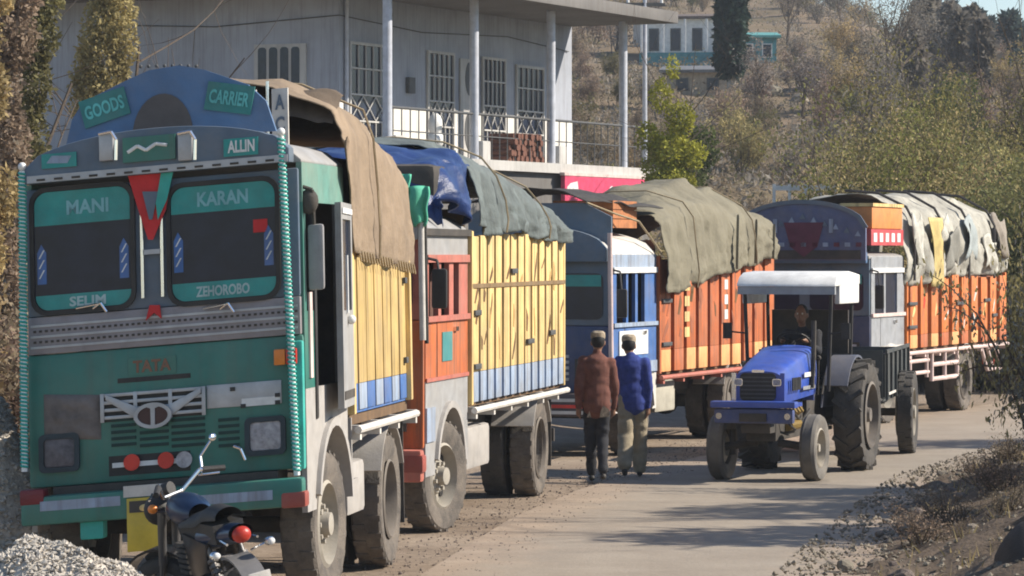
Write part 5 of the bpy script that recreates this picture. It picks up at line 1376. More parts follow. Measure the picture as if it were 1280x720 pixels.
for s in (1, -1):
    mb_(MB().cyl((s * .075, .63, .30), (s * .075, .47, .88), .022).cyl((s * .075, .56, .55), (s * .075, .48, .90), .028), "fork_leg", mat("dark_steel", (.10, .10, .105), .4, .7, dust=.3))
    mb_(MB().tube([(s * .09, -.1, .36), (s * .09, -.63, .30)], .022, 8), "swing_arm", DARK)
    sp = MB().cyl((s * .10, -.58, .36), (s * .10, -.42, .74), .018)
    for k in range(7):
        q = Vector((s * .10, -.58, .36)).lerp(Vector((s * .10, -.42, .74)), .2 + k * .09); q2 = q + Vector((0, .008, .018)); sp.cyl(q, q2, .034, n=10)
    mb_(sp, "shock_absorber", mat("dark_steel", (.10, .10, .105), .4, .7))
    mb_(MB().tube([(s * .07, -.48, .80), (s * .10, -.80, .78)], .009, 6), "grab_rail", CHROME)
    ind = mb_(MB().cyl((s * .06, -.74, .70), (s * .15, -.76, .72), .010, n=6).ball((s * .18, -.77, .73), .035, .035, .028, 10, 8), "indicator", CHROME)
    MB().ball((s * .18, -.80, .73), .026, .018, .022, 10, 8).build("lens", WHITE, ind)
    mb_(MB().ball((s * .13, .50, .93), .03, .035, .03, 10, 8), "front_indicator", AMBER)
mi2 = mb_(MB().tube([(.27, .36, 1.06), (.31, .38, 1.16), (.38, .33, 1.24)], .009, 6), "mirror", CHROME)
MB().ball((.40, .32, 1.26), .04, .015, .025, 12, 8).build("mirror_shell", CHROME, mi2, xf=lambda q: STEER @ Vector(q))
hb = MB().tube([(-.36, .26, 1.06), (-.22, .34, 1.09), (-.10, .42, .99), (.10, .42, .99), (.22, .34, 1.09), (.36, .26, 1.06)], .013, 8)
hbo = mb_(hb, "handlebar", CHROME)
for s in (1, -1):
    MB().cyl((s * .24, .33, 1.085), (s * .37, .255, 1.058), .02, n=10).build("grip", BLACK, hbo, xf=lambda q: STEER @ Vector(q))
    MB().tube([(s * .25, .38, 1.05), (s * .38, .31, 1.03)], .007, 5).build("brake_lever", CHROME, hbo, xf=lambda q: STEER @ Vector(q))
mb_(MB().ball((0, .56, .90), .10, .09, .10, 16, 10), "headlamp_shell", BLACK)
mb_(MB().cyl((0, .42, 1.03), (0, .48, 1.02), .045, n=14), "speedometer", BLACK)
def tank(u, v):
    y = -.10 + .47 * u; w = .125 * (math.sin(math.pi * min(.97, .12 + .86 * u)) ** .5); a = 2 * math.pi * v
    return (w * math.cos(a), y, .90 + .03 * u + .105 * math.sin(a) * (math.sin(math.pi * min(.97, .12 + .8 * u)) ** .5))
mb_(MB().grid(tank, 14, 20), "fuel_tank", MCBL, smooth=80)
def seat(u, v):
    y = .02 - .66 * u; a = math.pi * v; w = .125 - .035 * u
    return (w * math.cos(a), y, .83 + .05 * u + (.06 + .03 * math.sin(3 * u)) * math.sin(a) + .035 * sstep(.4, .7, u))
mb_(MB().grid(seat, 16, 12).box(-.10, .10, -.60, .05, .76, .88), "seat", BLACK, smooth=60)
def cowl(u, v):
    y = -.25 - .55 * u; a = 2 * math.pi * v; w = (.12 - .04 * u)
    return (w * math.cos(a), y, .77 + .06 * u + (.085 - .03 * u) * math.sin(a))
mb_(MB().grid(cowl, 12, 16), "tail_cowl", MCBL, smooth=80)
tl = mb_(MB().ball((0, -.81, .82), .062, .045, .052, 14, 10), "tail_lamp", mat("tail_lamp_red", (.40, .03, .015), .35))
mg_o = [(-.63 + .36 * math.cos(R(a)), .32 + .36 * math.sin(R(a))) for a in range(75, 215, 12)]
mg_i = [(-.63 + .345 * math.cos(R(a)), .32 + .345 * math.sin(R(a))) for a in range(75, 215, 12)]
mb_(MB().prism(mg_o + mg_i[::-1], 'x', -.075, .075), "rear_mudguard", mat("grey_plastic", (.11, .11, .115), .5, dust=.35, dustcol=(.3, .27, .24)))
mg_o = [(.63 + .35 * math.cos(R(a)), .31 + .35 * math.sin(R(a))) for a in range(20, 175, 12)]
mg_i = [(.63 + .335 * math.cos(R(a)), .31 + .335 * math.sin(R(a))) for a in range(20, 175, 12)]
mb_(MB().prism(mg_o + mg_i[::-1], 'x', -.065, .065), "front_mudguard", MCB)
mb_(MB().box(-.07, .07, -.99, -.975, .46, .60), "number_plate", OFFW, bevel=.004)
en = mb_(MB().box(-.13, .13, -.08, .26, .32, .50).cyl((-.14, .02, .42), (.16, .02, .42), .10, n=16), "engine", mat("dark_engine", (.05, .05, .055), .45, .5, dust=.3))
for k in range(6): MB().box(-.10, .10, .06, .24, .52 + k * .035, .54 + k * .035).build("cooling_fin", DARK, en)
mb_(MB().tube([(.10, .26, .55), (.14, .34, .40), (.15, .15, .27), (.16, -.2, .28)], .022, 8).cyl((.16, -.2, .28), (.17, -.78, .40), .045, .055, n=14), "exhaust", CHROME)
mb_(MB().tube([(-.12, .0, .30), (-.30, -.02, .02)], .012, 6), "side_stand", DARK)
for s in (1, -1): mb_(MB().prism([(-.05, .50), (-.40, .58), (-.45, .76), (-.02, .80)], 'x', s * .10, s * .125), "side_panel", MCB, bevel=.01)

# ------------------------------------------------------------------ gravel piles and roadside bank
GRAVEL = mat("crushed_stone", (0.46, 0.415, 0.355), .95, var=.35, scale=22, bump=.6)
def peb(rng, n, place, s0, s1):
    vs, fs = [], []
    base = np.array([(1, 0, 0), (-1, 0, 0), (0, 1, 0), (0, -1, 0), (0, 0, 1), (0, 0, -1)], float)
    tri = [(0, 2, 4), (2, 1, 4), (1, 3, 4), (3, 0, 4), (2, 0, 5), (1, 2, 5), (3, 1, 5), (0, 3, 5)]
    for i in range(n):
        c = place(rng); r = s0 + (s1 - s0) * rng.random() ** 2
        q = base * rng.uniform(.55, 1.15, (6, 3)) * r + rng.normal(0, r * .22, (6, 3))
        a = rng.uniform(0, 6.28); ca, sa = math.cos(a), math.sin(a)
        q = np.stack([q[:, 0] * ca - q[:, 1] * sa, q[:, 0] * sa + q[:, 1] * ca, q[:, 2] * .8], 1) + np.array(c)
        o = len(vs); vs += q.tolist(); fs += [(a_ + o, b_ + o, c_ + o) for a_, b_, c_ in tri]
    me = bpy.data.meshes.new("gravel"); me.from_pydata(vs, [], fs); return me
def pile(name, cx_, cy_, rx, ry, h, n, label, s0=.008, s1=.028):
    def z(u, v):                       # u, v in -1..1
        d = math.sqrt(u * u + v * v)
        k = max(0, 1 - d ** 1.25)
        return h * k ** .8 * (1 + .16 * fbm(u * 2.3 + cx_, v * 2.3, 3)) + .03 * fbm(u * 7, v * 7) * (k > 0)
    b = MB().grid(lambda a, c: (rx * (2 * a - 1), ry * (2 * c - 1), z(2 * a - 1, 2 * c - 1) - .02), 44, 44)
    o = b.build(name, GRAVEL, None, smooth=80, loc=(cx_, cy_, H(cx_, cy_)))
    tag(o, label, 'gravel pile')
    def pl(rng):
        while True:
            u, v = rng.uniform(-1, 1, 2)
            if u * u + v * v < 1: return (rx * u, ry * v, z(u, v) - .008)
    me = peb(np.random.default_rng(int(h * 100)), n, pl, s0, s1); me.materials.append(GRAVEL)
    g = link("loose_gravel", me, o); g['kind'] = 'stuff'
pile("gravel_pile", -2.80, 21.9, 1.25, 1.0, .78, 14000, "heap of pale gravel in front of the green truck's bumper")
pile("gravel_pile", -4.15, 26.0, 1.05, .85, 1.95, 9000, "taller heap of gravel behind and beside the green truck's left corner", .012, .035)
# loose stones on the bank and shoulder
STONE = mat("bank_stone", (0.20, 0.165, 0.13), .95, var=.35, scale=9, bump=.6, obrand=.3)
def rock(seed):
    bm = bmesh.new(); bmesh.ops.create_icosphere(bm, subdivisions=2, radius=1)
    for v in bm.verts:
        k = 1 + .35 * noise.noise(v.co * 1.3 + Vector((seed, 0, 0))) + .12 * noise.noise(v.co * 3.5 + Vector((0, seed, 0)))
        v.co = Vector((v.co.x * 1.2 * k, v.co.y * k, v.co.z * .7 * k))
    me = bpy.data.meshes.new("stone"); bm.to_mesh(me); bm.free(); me.materials.append(STONE)
    return me
rocks = [rock(i * 3.1) for i in range(5)]
for i in range(46):
    y = rnd.uniform(24.5, 45); x = lerp_tab(XR, y) + rnd.uniform(.05, 1.3) ** 1.2
    r_ = rnd.choice([.03, .04, .05, .07, .10])
    o = link("stone", rnd.choice(rocks), None, (x, y, H(x, y) + .03 + r_ * .25), (rnd.uniform(-.4, .4), rnd.uniform(-.4, .4), rnd.uniform(0, 6))); o.scale = (r_,) * 3
    tag(o, "rough stone lying on the dirt bank beside the road", "stone", "stones along the right bank")
def bankp(rng):
    y = rng.uniform(23, 48); x = lerp_tab(XR, y) + rng.uniform(-.5, 2.6); return (x, y, H(x, y) + .04)
me = peb(np.random.default_rng(5), 9000, bankp, .008, .035); me.materials.append(STONE)
g = link("bank_rubble", me); g['kind'] = 'stuff'; g['label'] = "small rubble and clods strewn over the bank at the right road edge"
EARTH = mat("dark_bank_earth", (0.105, 0.078, 0.056), .98, var=.45, scale=2.2, dust=.5, dustcol=(.20, .155, .115), bump=1.0, fine=16, spec=.1)
bys = axis([(20, 60, .22)]); bv_ = []
for y in bys:
    for j in range(31):
        t_ = j / 30; x = lerp_tab(XR, y) + .12 + .35 * fbm(y * .9, 3.3) * (1 - t_) + 6.0 * t_ ** 1.6
        bv_.append((x, y, H(x, y) + .012 + .10 * sstep(0, .12, t_) * abs(fbm(x * 2.2, y * 2.2, 4)) + .05 * sstep(0, .1, t_) * fbm(x * 6, y * 6, 7)))
bm_e = bpy.data.meshes.new("earth_bank"); bm_e.from_pydata(bv_, [], [(i * 31 + j, i * 31 + j + 1, (i + 1) * 31 + j + 1, (i + 1) * 31 + j) for i in range(len(bys) - 1) for j in range(30)])
bm_e.materials.append(EARTH); bm_e.polygons.foreach_set('use_smooth', [True] * len(bm_e.polygons)); struct(link("earth_bank", bm_e))
def shp(rng):
    y = rng.uniform(25, 50); x = lerp_tab(XL, y) + .35 - abs(rng.normal(0, .8)); return (x, y, H(x, y) + .004)
me = peb(np.random.default_rng(6), 3500, shp, .005, .018); me.materials.append(STONE)
g = link("shoulder_gravel", me); g['kind'] = 'stuff'; g['label'] = "fine gravel along the dirt shoulder under the trucks"
# dark rounded boulder at the lower right corner
bmx = bmesh.new(); bmesh.ops.create_icosphere(bmx, subdivisions=4, radius=1)
for v in bmx.verts:
    k = 1 + .16 * noise.noise(v.co * 1.2 + Vector((4, 1, 0))) + .04 * noise.noise(v.co * 4)
    v.co = Vector((v.co.x * .42 * k, v.co.y * .45 * k, v.co.z * .62 * k))
me = bpy.data.meshes.new("boulder"); bmx.to_mesh(me); bmx.free(); me.materials.append(mat("dark_boulder", (.045, .035, .03), .85, var=.3, scale=5, bump=.5))
me.polygons.foreach_set('use_smooth', [True] * len(me.polygons))
tag(link("boulder", me, None, (3.66, 24.8, .02)), "dark rounded boulder at the road edge in the lower corner", "boulder")

# ------------------------------------------------------------------ vegetation
def leaf_mesh(name, cen, size, m, rng, el=1.7, droop=0.0, flat=0.0):
    """one small bent quad per leaf"""
    n = len(cen); cen = np.asarray(cen, float)
    d = rng.normal(size=(n, 3)); d[:, 2] = d[:, 2] * (1 - flat) - droop; d /= np.linalg.norm(d, axis=1)[:, None]
    e = rng.normal(size=(n, 3)); e -= (e * d).sum(1)[:, None] * d; e /= np.linalg.norm(e, axis=1)[:, None]
    s = size * rng.uniform(.55, 1.3, (n, 1)); a = d * s * el; b = e * s * .5
    v = np.stack([cen, cen + a * .5 + b, cen + a, cen + a * .5 - b], 1).reshape(-1, 3)
    f = np.arange(4 * n).reshape(n, 4)
    me = bpy.data.meshes.new(name); me.from_pydata(v.tolist(), [], f.tolist()); me.materials.append(m); return me
def branches(rng, h, spread, nb, r0, lvl=2, up=.6, straight=.35):
    """MB of tapered limbs and a list of twig points"""
    b = MB(); tips = []
    def grow(p, d, L, r, l):
        k = 4; pts = [Vector(p)]; q = Vector(p); dd = Vector(d)
        for i in range(k):
            dd = (dd + Vector(rng.normal(0, straight, 3)) * .5 + Vector((0, 0, .10 * up))).normalized(); q = q + dd * (L / k); pts.append(q.copy())
        b.tube(pts, r, 5 if l < 2 else 3, r * .35)
        if l >= lvl:
            for i in range(1, k + 1): tips.append(pts[i])
            return
        for j in range(nb):
            t = rng.uniform(.35, 1.0); i = min(k - 1, int(t * k)); s_ = pts[i].lerp(pts[i + 1], t * k - i)
            nd = (dd * .6 + Vector(rng.normal(0, 1, 3)) * spread + Vector((0, 0, up * .5))).normalized()
            grow(s_, nd, L * rng.uniform(.45, .7), r * (1 - .6 * t) * .6, l + 1)
    return b, tips, grow
def shrub_proto(name, kind, seed, label, group, leafm_, leaf_n, lsize, nstem=9, h=1.0, spread=.55, stem_m=BARK, jit=.08, el=1.8):
    rng = np.random.default_rng(seed)
    b, tips, grow = branches(rng, h, spread, 3, .02, 1, .7)
    for i in range(nstem):
        a = rng.uniform(0, 6.28); tlt = rng.uniform(.1, .75)
        grow((rng.normal(0, .08), rng.normal(0, .08), -.05), (math.cos(a) * tlt, math.sin(a) * tlt, 1), h * rng.uniform(.6, 1.1), .018, 0)
    t = thing(name, (0, 0, -500), (0, 0, 0), label, kind, group)
    b.build("stems", stem_m, t, smooth=0)["kind"] = "stuff"
    T = np.array([tuple(p) for p in tips]); c = T[rng.integers(0, len(T), leaf_n)] + rng.normal(0, jit, (leaf_n, 3))
    lo = link("foliage", leaf_mesh("foliage", c, lsize, leafm_, rng, el), t); lo["kind"] = "stuff"
    return t
G_DRY = "dry brown shrubs scattered over the hillside"; G_OLV = "olive green bushes on the hillside"; G_STR = "straw coloured tall bushes beyond the trucks"; G_BARE = "bare grey bushes on the hillside"
protos = [
    (shrub_proto("dry_shrub", "shrub", 1, "dry brown shrub on the slope above the trucks", G_DRY, L_DRY, 3400, .032), 3),
    (shrub_proto("dry_shrub", "shrub", 2, "dry brown shrub on the slope above the trucks", G_DRY, L_DRY, 3000, .034, 11, 1.0, .7), 3),
    (shrub_proto("olive_bush", "bush", 3, "olive green bush growing on the slope", G_OLV, L_OLIVE, 4200, .036), 2.4),
    (shrub_proto("olive_bush", "bush", 4, "olive green bush growing on the slope", G_OLV, L_GREEN, 4200, .036, 10, 1.0, .65), 1.2),
    (shrub_proto("straw_bush", "bush", 5, "straw coloured bush with upright stems on the slope", "straw coloured bushes on the open slope", L_STRAW, 3200, .034, 14, 1.1, .3, jit=.06, el=2.6), 2.0),
    (shrub_proto("bare_bush", "bush", 6, "bare grey twiggy bush on the slope", G_BARE, L_GREY, 2000, .028, 14, 1.1, .45, jit=.05, el=3.0), 2.4),
]
wsum = sum(w for _, w in protos); used = set()
def plant(pr, x, y, s, sz=1.0):
    loc = (x, y, H(x, y) - .05); rot = (0, 0, rnd.uniform(0, 6.28)); sc = (s, s, s * sz)
    if pr.name not in used:
        used.add(pr.name); pr.location = loc; pr.rotation_euler = rot; pr.scale = sc; return pr
    return dup(pr, loc, rot, scale=sc)
def pick():
    r_ = rnd.uniform(0, wsum)
    for p_, w in protos:
        r_ -= w
        if r_ <= 0: return p_
    return protos[0][0]
n_ = 0
while n_ < 190:
    px, py = rnd.uniform(630, 1330), rnd.uniform(-30, 236)
    q = hit(px, py, 66, 300)
    if q.x > lerp_tab(XL, q.y) - 1.0 and q.x < lerp_tab(XR, q.y) + 1 and q.y < 86: continue
    if px < 830 and q.y < 92: continue
    if 790 < px < 990 and 22 < py < 132: continue
    plant(pick(), q.x, q.y, rnd.uniform(.45, 1.05) * (.75 + q.y / 220), rnd.uniform(.8, 1.3)); n_ += 1
tall = [shrub_proto("tall_bush", "bush", 41, "tall straw coloured bush beyond the farthest truck", G_STR, L_STRAW, 9000, .016, 16, 1.1, .4, jit=.07, el=2.4),
        shrub_proto("tall_bush", "bush", 42, "tall olive green bush beyond the farthest truck", "tall olive bushes beyond the trucks", L_OLIVE, 11000, .017, 14, 1.1, .5, jit=.09, el=2.0),
        shrub_proto("tall_bush", "bush", 43, "tall yellow green bush beyond the farthest truck", "tall yellow green bushes beyond the trucks", L_YELG, 10000, .016, 14, 1.1, .5, jit=.09, el=2.0)]
# tall bushes on the inside of the bend, beyond the farthest truck
for i in range(46):
    px = rnd.uniform(1085, 1330); y = rnd.uniform(64, 88); x = (px - 640) * y / FPX
    if x > lerp_tab(XL, y) - .8 and x < lerp_tab(XR, y) + .8: continue
    plant(tall[rnd.choice([0, 0, 1, 1, 2])], x, y, rnd.uniform(1.5, 2.7), rnd.uniform(.9, 1.3))
for i in range(16):                     # lower scrub behind the middle trucks
    px = rnd.uniform(800, 1100); y = rnd.uniform(66, 80); x = (px - 640) * y / FPX
    plant(pick(), x, y, rnd.uniform(.7, 1.1))
def crown_pts(rng, n, blobs):
    out = []
    w = np.array([b_[3] ** 2 * b_[4] for b_ in blobs]); w = w / w.sum()
    for i in rng.choice(len(blobs), n, p=w):
        x, y, z, r, rz = blobs[i]
        d = rng.normal(size=3); d /= np.linalg.norm(d); k = rng.uniform(.25, 1) ** .45
        out.append((x + d[0] * r * k, y + d[1] * r * k, z + d[2] * rz * k))
    return out
def tree(name, x, y, h, label, cat, leafm_, nleaf, lsize, group=None, crown=None, trunk_r=.12, bark=BARK, bare=False, seed=0, nb=5, spread=.6, lvl=2, el=1.8, up=.6, droop=0):
    rng = np.random.default_rng(seed)
    t = thing(name, (x, y, H(x, y) - .1), (0, 0, 0), label, cat, group)
    b, tips, grow = branches(rng, h, spread, nb, trunk_r, lvl, up, .22)
    grow((0, 0, 0), (rng.normal(0, .05), rng.normal(0, .05), 1), h * (.62 if not crown else .8), trunk_r, 0)
    b.build("trunk", bark, t, smooth=60)["kind"] = "stuff"
    if nleaf:
        if crown: c = np.array(crown_pts(rng, nleaf, crown))
        else:
            T = np.array([tuple(p) for p in tips]); c = T[rng.integers(0, len(T), nleaf)] + rng.normal(0, h * .045, (nleaf, 3))
        link("crown", leaf_mesh("crown", c, lsize, leafm_, rng, el, droop), t)["kind"] = "stuff"
    return t
def conifer(name, x, y, h, w, label, leafm_, n, lsize, group=None, seed=0, z0=.15, taper=.8):
    rng = np.random.default_rng(seed); t = thing(name, (x, y, H(x, y) - .1), (0, 0, 0), label, 'tree', group)
    MB().tube([(0, 0, 0), (.02, 0, h * .5), (0, 0, h * .97)], h * .022, 8, h * .004).build("trunk", BARKL, t)
    out = []
    for i in range(n):
        u = rng.uniform(z0, 1); a = rng.uniform(0, 6.28)
        lump = .75 + .35 * noise.noise(Vector((math.cos(a) * 1.5 + seed, math.sin(a) * 1.5, u * h * 1.1)))
        r = w * (1 - u) ** taper * lump * rng.uniform(.15, 1) ** .5 * (min(1, (u - z0) / .08 + .35))
        out.append((r * math.cos(a), r * math.sin(a), u * h))
    link("crown", leaf_mesh("crown", out, lsize, leafm_, rng, 2.2, .3), t)["kind"] = "stuff"
    return t
def at(px, py, y0=62): return hit(px, py, y0)
# low dry scrub and grass covering the slope
def scrub(name, m, n, k, size, seed, label):
    rng = np.random.default_rng(seed); out = []
    for i in range(n):
        y = 66 / (1 - rng.uniform(0, .76)); x = (rng.uniform(600, 1340) - 640) * y / FPX
        if x > lerp_tab(XL, y) - .8 and y < 88: continue
        if fbm(x * .35, y * .22, seed) < -.12: continue
        z = H(x, y); r_ = rng.uniform(.12, .38) * (.6 + y / 130)
        c = rng.normal(0, 1, (k, 3)) * np.array([r_, r_, r_ * .45]); c[:, 2] = abs(c[:, 2])
        out.append(c + np.array([x, y, z]))
    g = link(name, leaf_mesh(name, np.concatenate(out), size, m, rng, 2.6, -.5)); g['kind'] = 'stuff'; g['label'] = label
scrub("dry_scrub", L_DRY, 2600, 42, .075, 3, "low dry brown scrub covering the slope")
scrub("dry_grass", L_OLIVE, 900, 36, .075, 8, "olive grass and weeds scattered between the scrub on the slope")
scrub("pale_grass", L_GREY, 1500, 36, .085, 12, "greyish dead weeds scattered over the slope")
# named trees
q = at(914, 140); conifer("cypress_tree", q.x, q.y, 9.0, .78, "dark columnar cypress with pale trunk before the hillside houses", L_DARK, 9000, .16, None, 3, .17, .28)
q = Vector(((838 - 640) * 78 / FPX, 78, 0))
tree("yellow_green_tree", q.x, q.y, 5.4, "bright yellow green sapling to the right of the veranda", "tree", L_YELGB, 7500, .05, None, [(0, 0, 3.4, .45, .45), (.22, 0, 4.1, .33, .4), (-.2, .1, 4.6, .26, .4), (.5, 0, 3.3, .30, .35), (-.5, 0, 3.7, .28, .35), (0, 0, 2.6, .6, .5), (.05, 0, 5.2, .16, .3), (-.35, 0, 3.0, .3, .4)], .05, seed=4, nb=4)
q = Vector(((862 - 640) * 82 / FPX, 82, 0))
tree("green_bush_tree", q.x, q.y, 4.2, "dark green bushy sapling beside the yellow green one", "tree", L_GREEN, 3200, .05, None, [(0, 0, 2.6, .5, .7), (.3, 0, 3.1, .4, .55), (-.2, 0, 3.4, .3, .4)], .04, seed=5, nb=4)
BT = "bare trees standing on the hillside"
for i, (px, py, h, sd, lab) in enumerate(((1072, 236, 4.6, 11, "bare dark forked tree right of the olive tarpaulin"), (1112, 150, 6.5, 12, "tall bare grey tree against the upper hillside"), (1130, 140, 6.0, 19, "slender bare tree just right of the tallest bare tree"),
        (942, 150, 3.2, 13, "small bare tree right of the cypress trunk"), (1005, 160, 3.0, 14, "low bare tree on the brown slope"), (985, 60, 4.5, 15, "bare tree high on the brown slope"), (1050, 60, 5.0, 16, "thin bare tree near the top of the brown slope"))):
    q = at(px, py); tree("bare_tree", q.x, q.y, h, lab, "tree", L_GREY, 1400, .045, BT, None, .09, BARK, True, sd, 6, .45, 2, 3.0)
q = Vector(((1095 - 640) * 76 / FPX, 76, 0))
tree("dense_green_tree", q.x, q.y, 3.2, "dark green dense tree behind the patched sheet of the farthest truck", "tree", L_GREEN, 8000, .06, None, [(0, 0, 1.8, .55, .8), (.3, 0, 2.3, .4, .5), (-.2, .2, 1.2, .5, .6)], .07, seed=21, nb=4)
GB = "green and golden trees right of the road bend"
for i, (px, y, h, lm, sd, lab) in enumerate(((1160, 84, 4.2, L_OLIVE, 31, "olive tree with a loose crown behind the farthest truck"), (1225, 80, 4.0, L_STRAW, 32, "golden leaved tree right of the olive tree"), (1275, 78, 4.4, L_YELG, 33, "yellow green tree at the right edge beyond the bend"),
        (1190, 95, 5.0, L_GREEN, 34, "taller green tree behind the golden leaved one"), (1130, 92, 4.2, L_YELG, 35, "yellowish round tree above the patched sheet"), (1310, 88, 5.4, L_OLIVE, 36, "olive tree half cut by the right edge of view"))):
    x = (px - 640) * y / FPX; k = h / 4
    tree("broadleaf_tree", x, y, h, lab, "tree", lm, 9000, .055, GB, [(0, 0, 2.0 * k, .9 * k, 1.1 * k), (.7 * k, 0, 1.6 * k, .6 * k, .8 * k), (-.7 * k, .1, 1.7 * k, .6 * k, .8 * k), (.2, 0, 2.9 * k, .6 * k, .7 * k), (-.3 * k, 0, 2.6 * k, .5 * k, .6 * k), (.3 * k, .2, .9 * k, .9 * k, .8 * k)], .08, seed=sd)
FC = "bluish conifers on the far ridge"
for i in range(17):
    px = 1150 + i * 10.5 + rnd.uniform(-6, 6); y = rnd.uniform(190, 255)
    x = (px - 640) * y / FPX; zt = CAMZ + (HOR - (rnd.uniform(-5, 25) + max(0, (px - 1205)) * .95)) * y / FPX
    hh = max(3.5, zt - H(x, y))
    conifer("ridge_conifer", x, y, hh, rnd.uniform(1.0, 1.7), "bluish green conifer on the far ridge under the sky", L_BLUE, 2600, .30, FC, 50 + i, .08, .6)
FG = "grey leafless poplars below the ridge"
for i in range(7):
    px = 1140 + i * 14 + rnd.uniform(-5, 5); y = rnd.uniform(150, 185); x = (px - 640) * y / FPX
    zt = CAMZ + (HOR - rnd.uniform(-10, 45) - max(0, px - 1200) * .9) * y / FPX
    conifer("leafless_poplar", x, y, max(3.5, zt - H(x, y)), rnd.uniform(.6, .95), "grey leafless poplar on the upper slope", L_GREY, 2200, .22, FG, 80 + i, .1, .5)
# trees at the left, behind the green truck
tree("dry_leaf_tree", (128 - 640) * 60 / FPX, 60, 6.4, "tall tree with dry yellowish leaves rising behind the green truck's crown board", "tree", L_STRAW, 11000, .05, None,
     [(0, 0, 4.6, .42, 1.3), (.3, 0, 5.2, .3, .8), (-.25, 0, 4.2, .3, .9), (.1, 0, 6.0, .3, .6), (.25, 0, 3.6, .4, .6)], .07, seed=61, nb=6)
EL = "creeper covered trees at the left edge"
for i, (px, y, h, sd, lm, lab) in enumerate(((14, 44, 6.6, 62, L_DRY, "creeper hung tree with dry brown leaves at the left edge"), (45, 47, 5.8, 63, L_OLIVE, "olive leaved tree between the left edge and the house"), (-20, 41, 6.2, 64, L_STRAW, "pale dry tree cut by the left edge"))):
    x = (px - 640) * y / FPX
    tree("creeper_tree", x, y, h, lab, "tree", lm, 10000, .046, EL, [(0, 0, 1.2 + k * .62, .22 + .10 * math.sin(k * 2.3 + i), .45) for k in range(9)] + [(.22 * math.sin(k * 4), 0, 1.5 + k * .8, .2, .35) for k in range(6)], .06, seed=sd, nb=6)
# low weeds behind the gravel at the left
for i in range(10):
    x = rnd.uniform(-7.5, -5.0); y = rnd.uniform(34, 42); plant(protos[rnd.choice([0, 1, 4])][0], x, y, rnd.uniform(.9, 1.6))
for i in range(22):
    y = rnd.uniform(29, 44); x = lerp_tab(XR, y) + rnd.uniform(.45, 1.7)
    if i == 0:
        brush = shrub_proto("dry_brush", "brush", 77, "low dry brown brush on the dark bank at the right road edge", "dry brush on the right bank", L_DRY, 900, .02, 18, .8, .8, BARK, .05, 2.6)
    plant(brush, x, y, rnd.uniform(.35, .65), .8)
# twiggy bush with pale leaves at the right edge of the road
for i, (px, y, s_, sd, lab) in enumerate(((1322, 38.0, 1.15, 71, "tall twiggy bush with pale flecked leaves at the right road edge"), (1335, 35.5, 1.2, 72, "lower twiggy bush in front of the tall pale flecked one"))):
    x = (px - 640) * y / FPX
    p_ = shrub_proto("roadside_bush", "bush", sd, lab, "twiggy bushes at the right road edge", L_STRAW if i == 0 else L_PALE, 4200, .018, 16, 1.0, .45, BARK, .06, 2.4)
    rng = np.random.default_rng(sd + 5)
    vs = np.array([v.co[:] for v in p_.children[1].data.vertices]); cc = vs[rng.integers(0, len(vs), 2600)] + rng.normal(0, .03, (2600, 3))
    link("pale_leaves", leaf_mesh("pale_leaves", cc, .02, L_PALE, rng), p_)["kind"] = "stuff"
    plant(p_, x, y, s_, 2.1 if i == 0 else 1.2)
# trees standing just outside the picture on the right; their shade falls on the road
for i, (x, y, h, sd) in enumerate(((8.6, 32.0, 5.4, 91), (9.9, 35.2, 5.6, 92), (11.6, 37.6, 5.8, 93), (13.8, 47.5, 6.0, 94))):
    k = h / 6
    tree("roadside_tree", x, y, h, "loose crowned roadside tree beyond the right edge", "tree", L_OLIVE, 2300, .10, "roadside trees beyond the right edge", [(0, 0, 4 * k, 1.3 * k, 1.1 * k), (1, .4, 4.4 * k, .8, .8), (-.9, -.3, 3.8 * k, .8, .7), (.2, .9, 3.4 * k, .8, .7)], .12, seed=sd)
# dry grass tufts along the bank
rng = np.random.default_rng(15); gc_ = []
for i in range(2600):
    y = rng.uniform(25, 58); x = lerp_tab(XR, y) + .35 + rng.exponential(.9)
    if fbm(x * 1.3, y * 1.3, 2) > .02: gc_.append((x, y, H(x, y)))
n = len(gc_); d = rng.normal(size=(n, 3)); d[:, 2] = abs(d[:, 2]) + 1.0; d /= np.linalg.norm(d, axis=1)[:, None]
c_ = np.array(gc_); L_ = rng.uniform(.06, .22, (n, 1)); sd_ = rng.normal(size=(n, 3)) * .006
v = np.stack([c_ - sd_, c_ + sd_, c_ + d * L_], 1).reshape(-1, 3)
me = bpy.data.meshes.new("dry_grass"); me.from_pydata(v.tolist(), [], np.arange(3 * n).reshape(n, 3).tolist()); me.materials.append(L_STRAW)
g = link("dry_grass", me); g['kind'] = 'stuff'; g['label'] = "dry grass blades on the bank beside the road"

